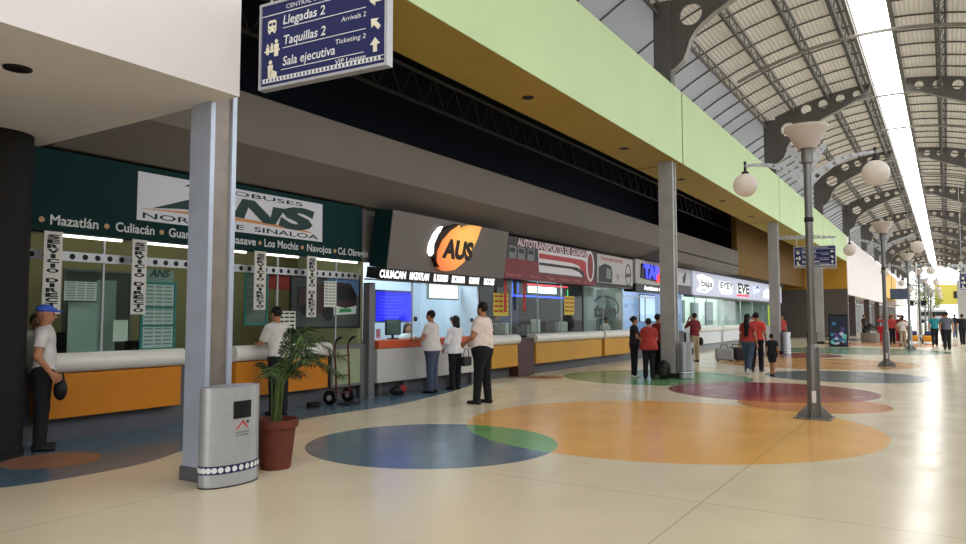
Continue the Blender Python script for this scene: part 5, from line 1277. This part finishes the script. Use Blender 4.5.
# ------------------------------------------------------------------ far part of the hall
t = thing('poster_stand', 'black framed poster stand with dark blue picture before the ochre wall', 'poster stand', (-4.40, 40.9, 0), math.radians(7))
MB().box(-.44,.44,-.06,.06,.02,1.66).build('frame', M_black, t, bevel=.01)
mb = MB(); mb.use(mat('poster_night', S(36,40,56), .4, var=.3, scale=4)).plate([rect(-.39,.39,.1,1.58)], S3(-.06), .004)
r2 = random.Random(8)
for i in range(26):
    c = (S(60,120,150), S(110,190,180), S(40,60,110), S(190,190,210), S(90,60,120))[i % 5]
    cx_, cz_ = r2.uniform(-.36,.36), r2.uniform(.13,.62 if i % 3 else 1.2); a = r2.uniform(0, 3)
    pts = [(max(-.38,min(.38,cx_+r2.uniform(.05,.16)*math.cos(a+k*PI/3))), max(.11,min(1.4,cz_+r2.uniform(.04,.14)*math.sin(a+k*PI/3)))) for k in range(6)]
    mb.use(mat('poster_patch_%d' % (i % 5), c, .4, var=.1)).plate([pts], S3(-.06), .006+.001*i)
mb.build('picture', None, t, smooth=0)
MB().box(-.56,.56,-.2,.2,0,.02).build('foot', M_black, t)
def planter(x, y, lab, h=.55):
    t = thing('planter', lab, 'planter', (x, y, 0)); MB().lathe([(.44,0),(.5,.06),(.52,h),(.46,h),(.44,h-.06),(0,h-.06)], n=28, cap=False).build('tub', mat('concrete_tub', S(132,126,120), .8, var=.08), t)
    mb = MB(); r = random.Random(int(x*100)); ml = mat('bush_leaf', S(40,52,36), .6, var=.3)
    for i in range(420):
        a, b = r.uniform(0, 2*PI), r.uniform(-.4, PI/2); rad = r.uniform(.2,.44); p = Vector((rad*math.cos(a)*math.cos(b), rad*math.sin(a)*math.cos(b), h+.2+rad*math.sin(b)*.8))
        d = Vector((r.uniform(-1,1), r.uniform(-1,1), r.uniform(-.3,1))).normalized()*.11; s = d.cross(Vector((0,0,1)))*.35
        mb.add([p, p+d*.5+s, p+d, p+d*.5-s], [(0,1,2,3)])
    mb.build('bush', ml, t, smooth=0)
planter(-3.55, 49.2, 'round grey planter with dark bush right of the poster stand')
tag(MB().lathe([(.0,0),(.24,0),(.27,.62),(.29,.64),(.29,.7),(.0,.72)], n=20).build('waste_bin', M_black), 'black waste bin left of the poster stand', 'bin').location = (-5.75, 41.7, 0)
# shop fronts under the white fascia
M_shop = mat('shop_dark', S(62,50,46), .6, var=.15, scale=1)
wallbox('wall_shops', -7.0, -6.85, 57.9, 157, 0, 4.2, M_shop)
wallbox('ceiling_shops', -7.0, -6.75, 57.9, 157, 3.15, 3.3, M_conc)
rs = random.Random(11)
for i in range(8):
    y = 59+4.7*i; lab = ('%s glazed shop front under the white fascia, counted from the ochre wall' % ords[i])
    t = thing('shop_front', lab, 'shop front', (-6.8, y, 0), 0, 'shop fronts under the white fascia')
    MB().box(-.04,.0,.1,4.3,.1,2.7).build('glazing', mat(('shop_pane_dark','shop_pane_pale','shop_pane_lit')[i % 3], (S(44,42,44),S(96,98,98),S(150,146,138))[i % 3], .2, var=.2, scale=1), t, smooth=0)
    mb = MB()
    for a in (.05,1.45,2.9,4.3): mb.box(-.03,.05,a,a+.07,0,2.75)
    mb.box(-.03,.05,.05,4.37,2.7,2.8); mb.build('frame', M_alu, t, smooth=0)
    MB().box(-.0,.12,.1,4.3,2.82,3.12).build('name_board', mat(('nb_white','nb_maroon','nb_grey')[(i*2) % 3], (S(200,200,200),S(110,40,44),S(90,90,96))[(i*2) % 3], .5, var=.05), t, smooth=0)
def red_rack(x, y, lab, m):
    t = thing('display_rack', lab, 'display rack', (x, y, 0), 0, 'red shop displays by the third lamp post')
    MB().box(-.3,.3,-.25,.25,0,.95).build('cabinet', m, t, bevel=.02)
    mb = MB(); mb.tube([(0,0,.95),(0,0,1.75)], .03, 8)
    for z in (1.2,1.5): mb.box(-.3,.3,-.02,.02,z,z+.03)
    mb.build('pole_shelf', M_dark, t)
    for k in range(6): MB().sphere((-.25+.1*k, .0, 1.3+.3*(k % 2)), .09, 10, 8).build('goods', (mat('goods_red', S(190,44,52), .5, var=.1), mat('goods_tan', S(150,110,90), .6, var=.1))[k % 2], t)
M_rk = mat('kiosk_red', S(176,30,44), .45, var=.06)
for i, (x, y) in enumerate(((-2.9,50.2),(-2.6,51.2),(-2.8,52.6),(-2.3,53.8))):
    red_rack(x, y, '%s red display rack right of the planter, counted from the planter' % ords[i], M_rk if i != 1 else mat('rack_brown', S(120,84,70), .6, var=.1))
for x, y, lab in ((-1.32,49.2,'left small yellow-orange toy ride near the third lamp post'), (-.55,49.0,'right small yellow-orange toy ride near the person in teal')):
    t = thing('toy_ride', lab, 'toy car', (x, y, 0)); MB().box(-.3,.3,-.35,.35,.1,.45).build('body', mat('toy_orange', S(226,150,40), .4, var=.05), t, bevel=.1); MB().box(-.2,.2,-.1,.25,.45,.7).build('seat', mat('toy_blue', S(60,66,110), .5, var=.05), t, bevel=.06)
    for sx in (-.3,.3):
        for sy in (-.22,.22): MB().tube([(sx-.04,sy,.11),(sx+.04,sy,.11)], .11, 12).build('wheel', M_black, t)
tag(MB().tube([(-1.0,47,0),(-1.0,47,4.6)], .035, 10).build('white_pole', M_white), 'thin white pole left of the person in teal', 'pole')
for x, x2, lab in ((-1.3,-1.02,'left black box lamp on the bracket of the white pole'), (-.7,-.98,'right black box lamp on the bracket of the white pole')):
    o = thing('box_lamp', lab, 'lamp', (x, 47, 2.15)); MB().box(-.13,.13,-.1,.1,0,.3).build('housing', M_black, o); MB().box(min(0,x2-x),max(0,x2-x),-.02,.02,.13,.17).build('bracket', M_black, o)
t = thing('hanging_shop_sign', 'dark blue hanging shop sign left of the third lamp post', 'sign', (-2.7, 70, 3.0)); MB().box(-.75,.75,-.05,.05,0,.9).build('board', mat('sign_slate', S(70,80,100), .5, var=.1), t, smooth=0)
mb = MB()
for x in (-.6,.6): mb.tube([(x,0,.9),(x,0,7.35)], .02, 6)
mb.build('hanger_rod', M_dark, t)
# end of the hall: footbridge, trees, parked bus outside
t = thing('footbridge', 'yellow footbridge crossing outside the bright far end of the hall', 'bridge', (0, 172, 0)); M_yel = mat('bridge_yellow', S(178,164,72), .6, var=.05, scale=.3)
MB().box(-.6,16,0,4,4.0,8.0).build('deck_wall', M_yel, t, smooth=0)
MB().box(2.6,4.6,-.06,.1,5.2,6.6).build('window', M_dark, t, smooth=0)
for x in (3.6, 13): MB().box(x,x+1,.5,3.5,0,4).build('pier', M_conc, t, smooth=0)
def tree(x, y, h, lab):
    t = thing('tree', lab, 'tree', (x, y, 0), 0, 'trees outside the far end'); MB().tube([(0,0,-.2),(.1,0,h*.4),(0,.1,h*.7)], [.2,.15,.06], 8).build('trunk', mat('bark', S(90,76,62), .9, var=.2), t)
    mb = MB(); r = random.Random(int(x*7+y)); ml = mat('tree_leaf', S(120,134,66), .7, var=.3, scale=2)
    for i in range(900):
        a, b = r.uniform(0,2*PI), math.asin(r.uniform(-1,1)); rad = h*.32*r.uniform(.4,1)**.5
        p = Vector((rad*math.cos(a)*math.cos(b), rad*math.sin(a)*math.cos(b), h*.7+rad*math.sin(b)))
        d = Vector((r.uniform(-1,1), r.uniform(-1,1), r.uniform(-1,1))).normalized()*.35; s = d.cross(Vector((.3,.2,1))).normalized()*.15
        mb.add([p, p+d*.5+s, p+d, p+d*.5-s], [(0,1,2,3)])
    mb.build('crown', ml, t, smooth=0)
tree(-3.4, 161, 8.5, 'pale green tree outside, left of the yellow bridge end'); tree(-1.4, 166, 7.0, 'pale green tree outside in front of the yellow footbridge')
t = thing('parked_bus', 'grey parked bus outside beneath the footbridge', 'bus', (-1.0, 190, 0)); MB().box(-3.2,2.4,-1.2,1.2,.5,3.1).build('body', mat('bus_grey', S(150,150,150), .4, var=.05), t, bevel=.15); MB().box(-3.0,2.2,-1.24,-1.2,1.7,2.6).build('window_band', M_black, t, smooth=0)
for x in (-2.2,1.4): MB().tube([(x,-1.25,.48),(x,-.9,.48)], .48, 18).build('wheel', M_black, t)
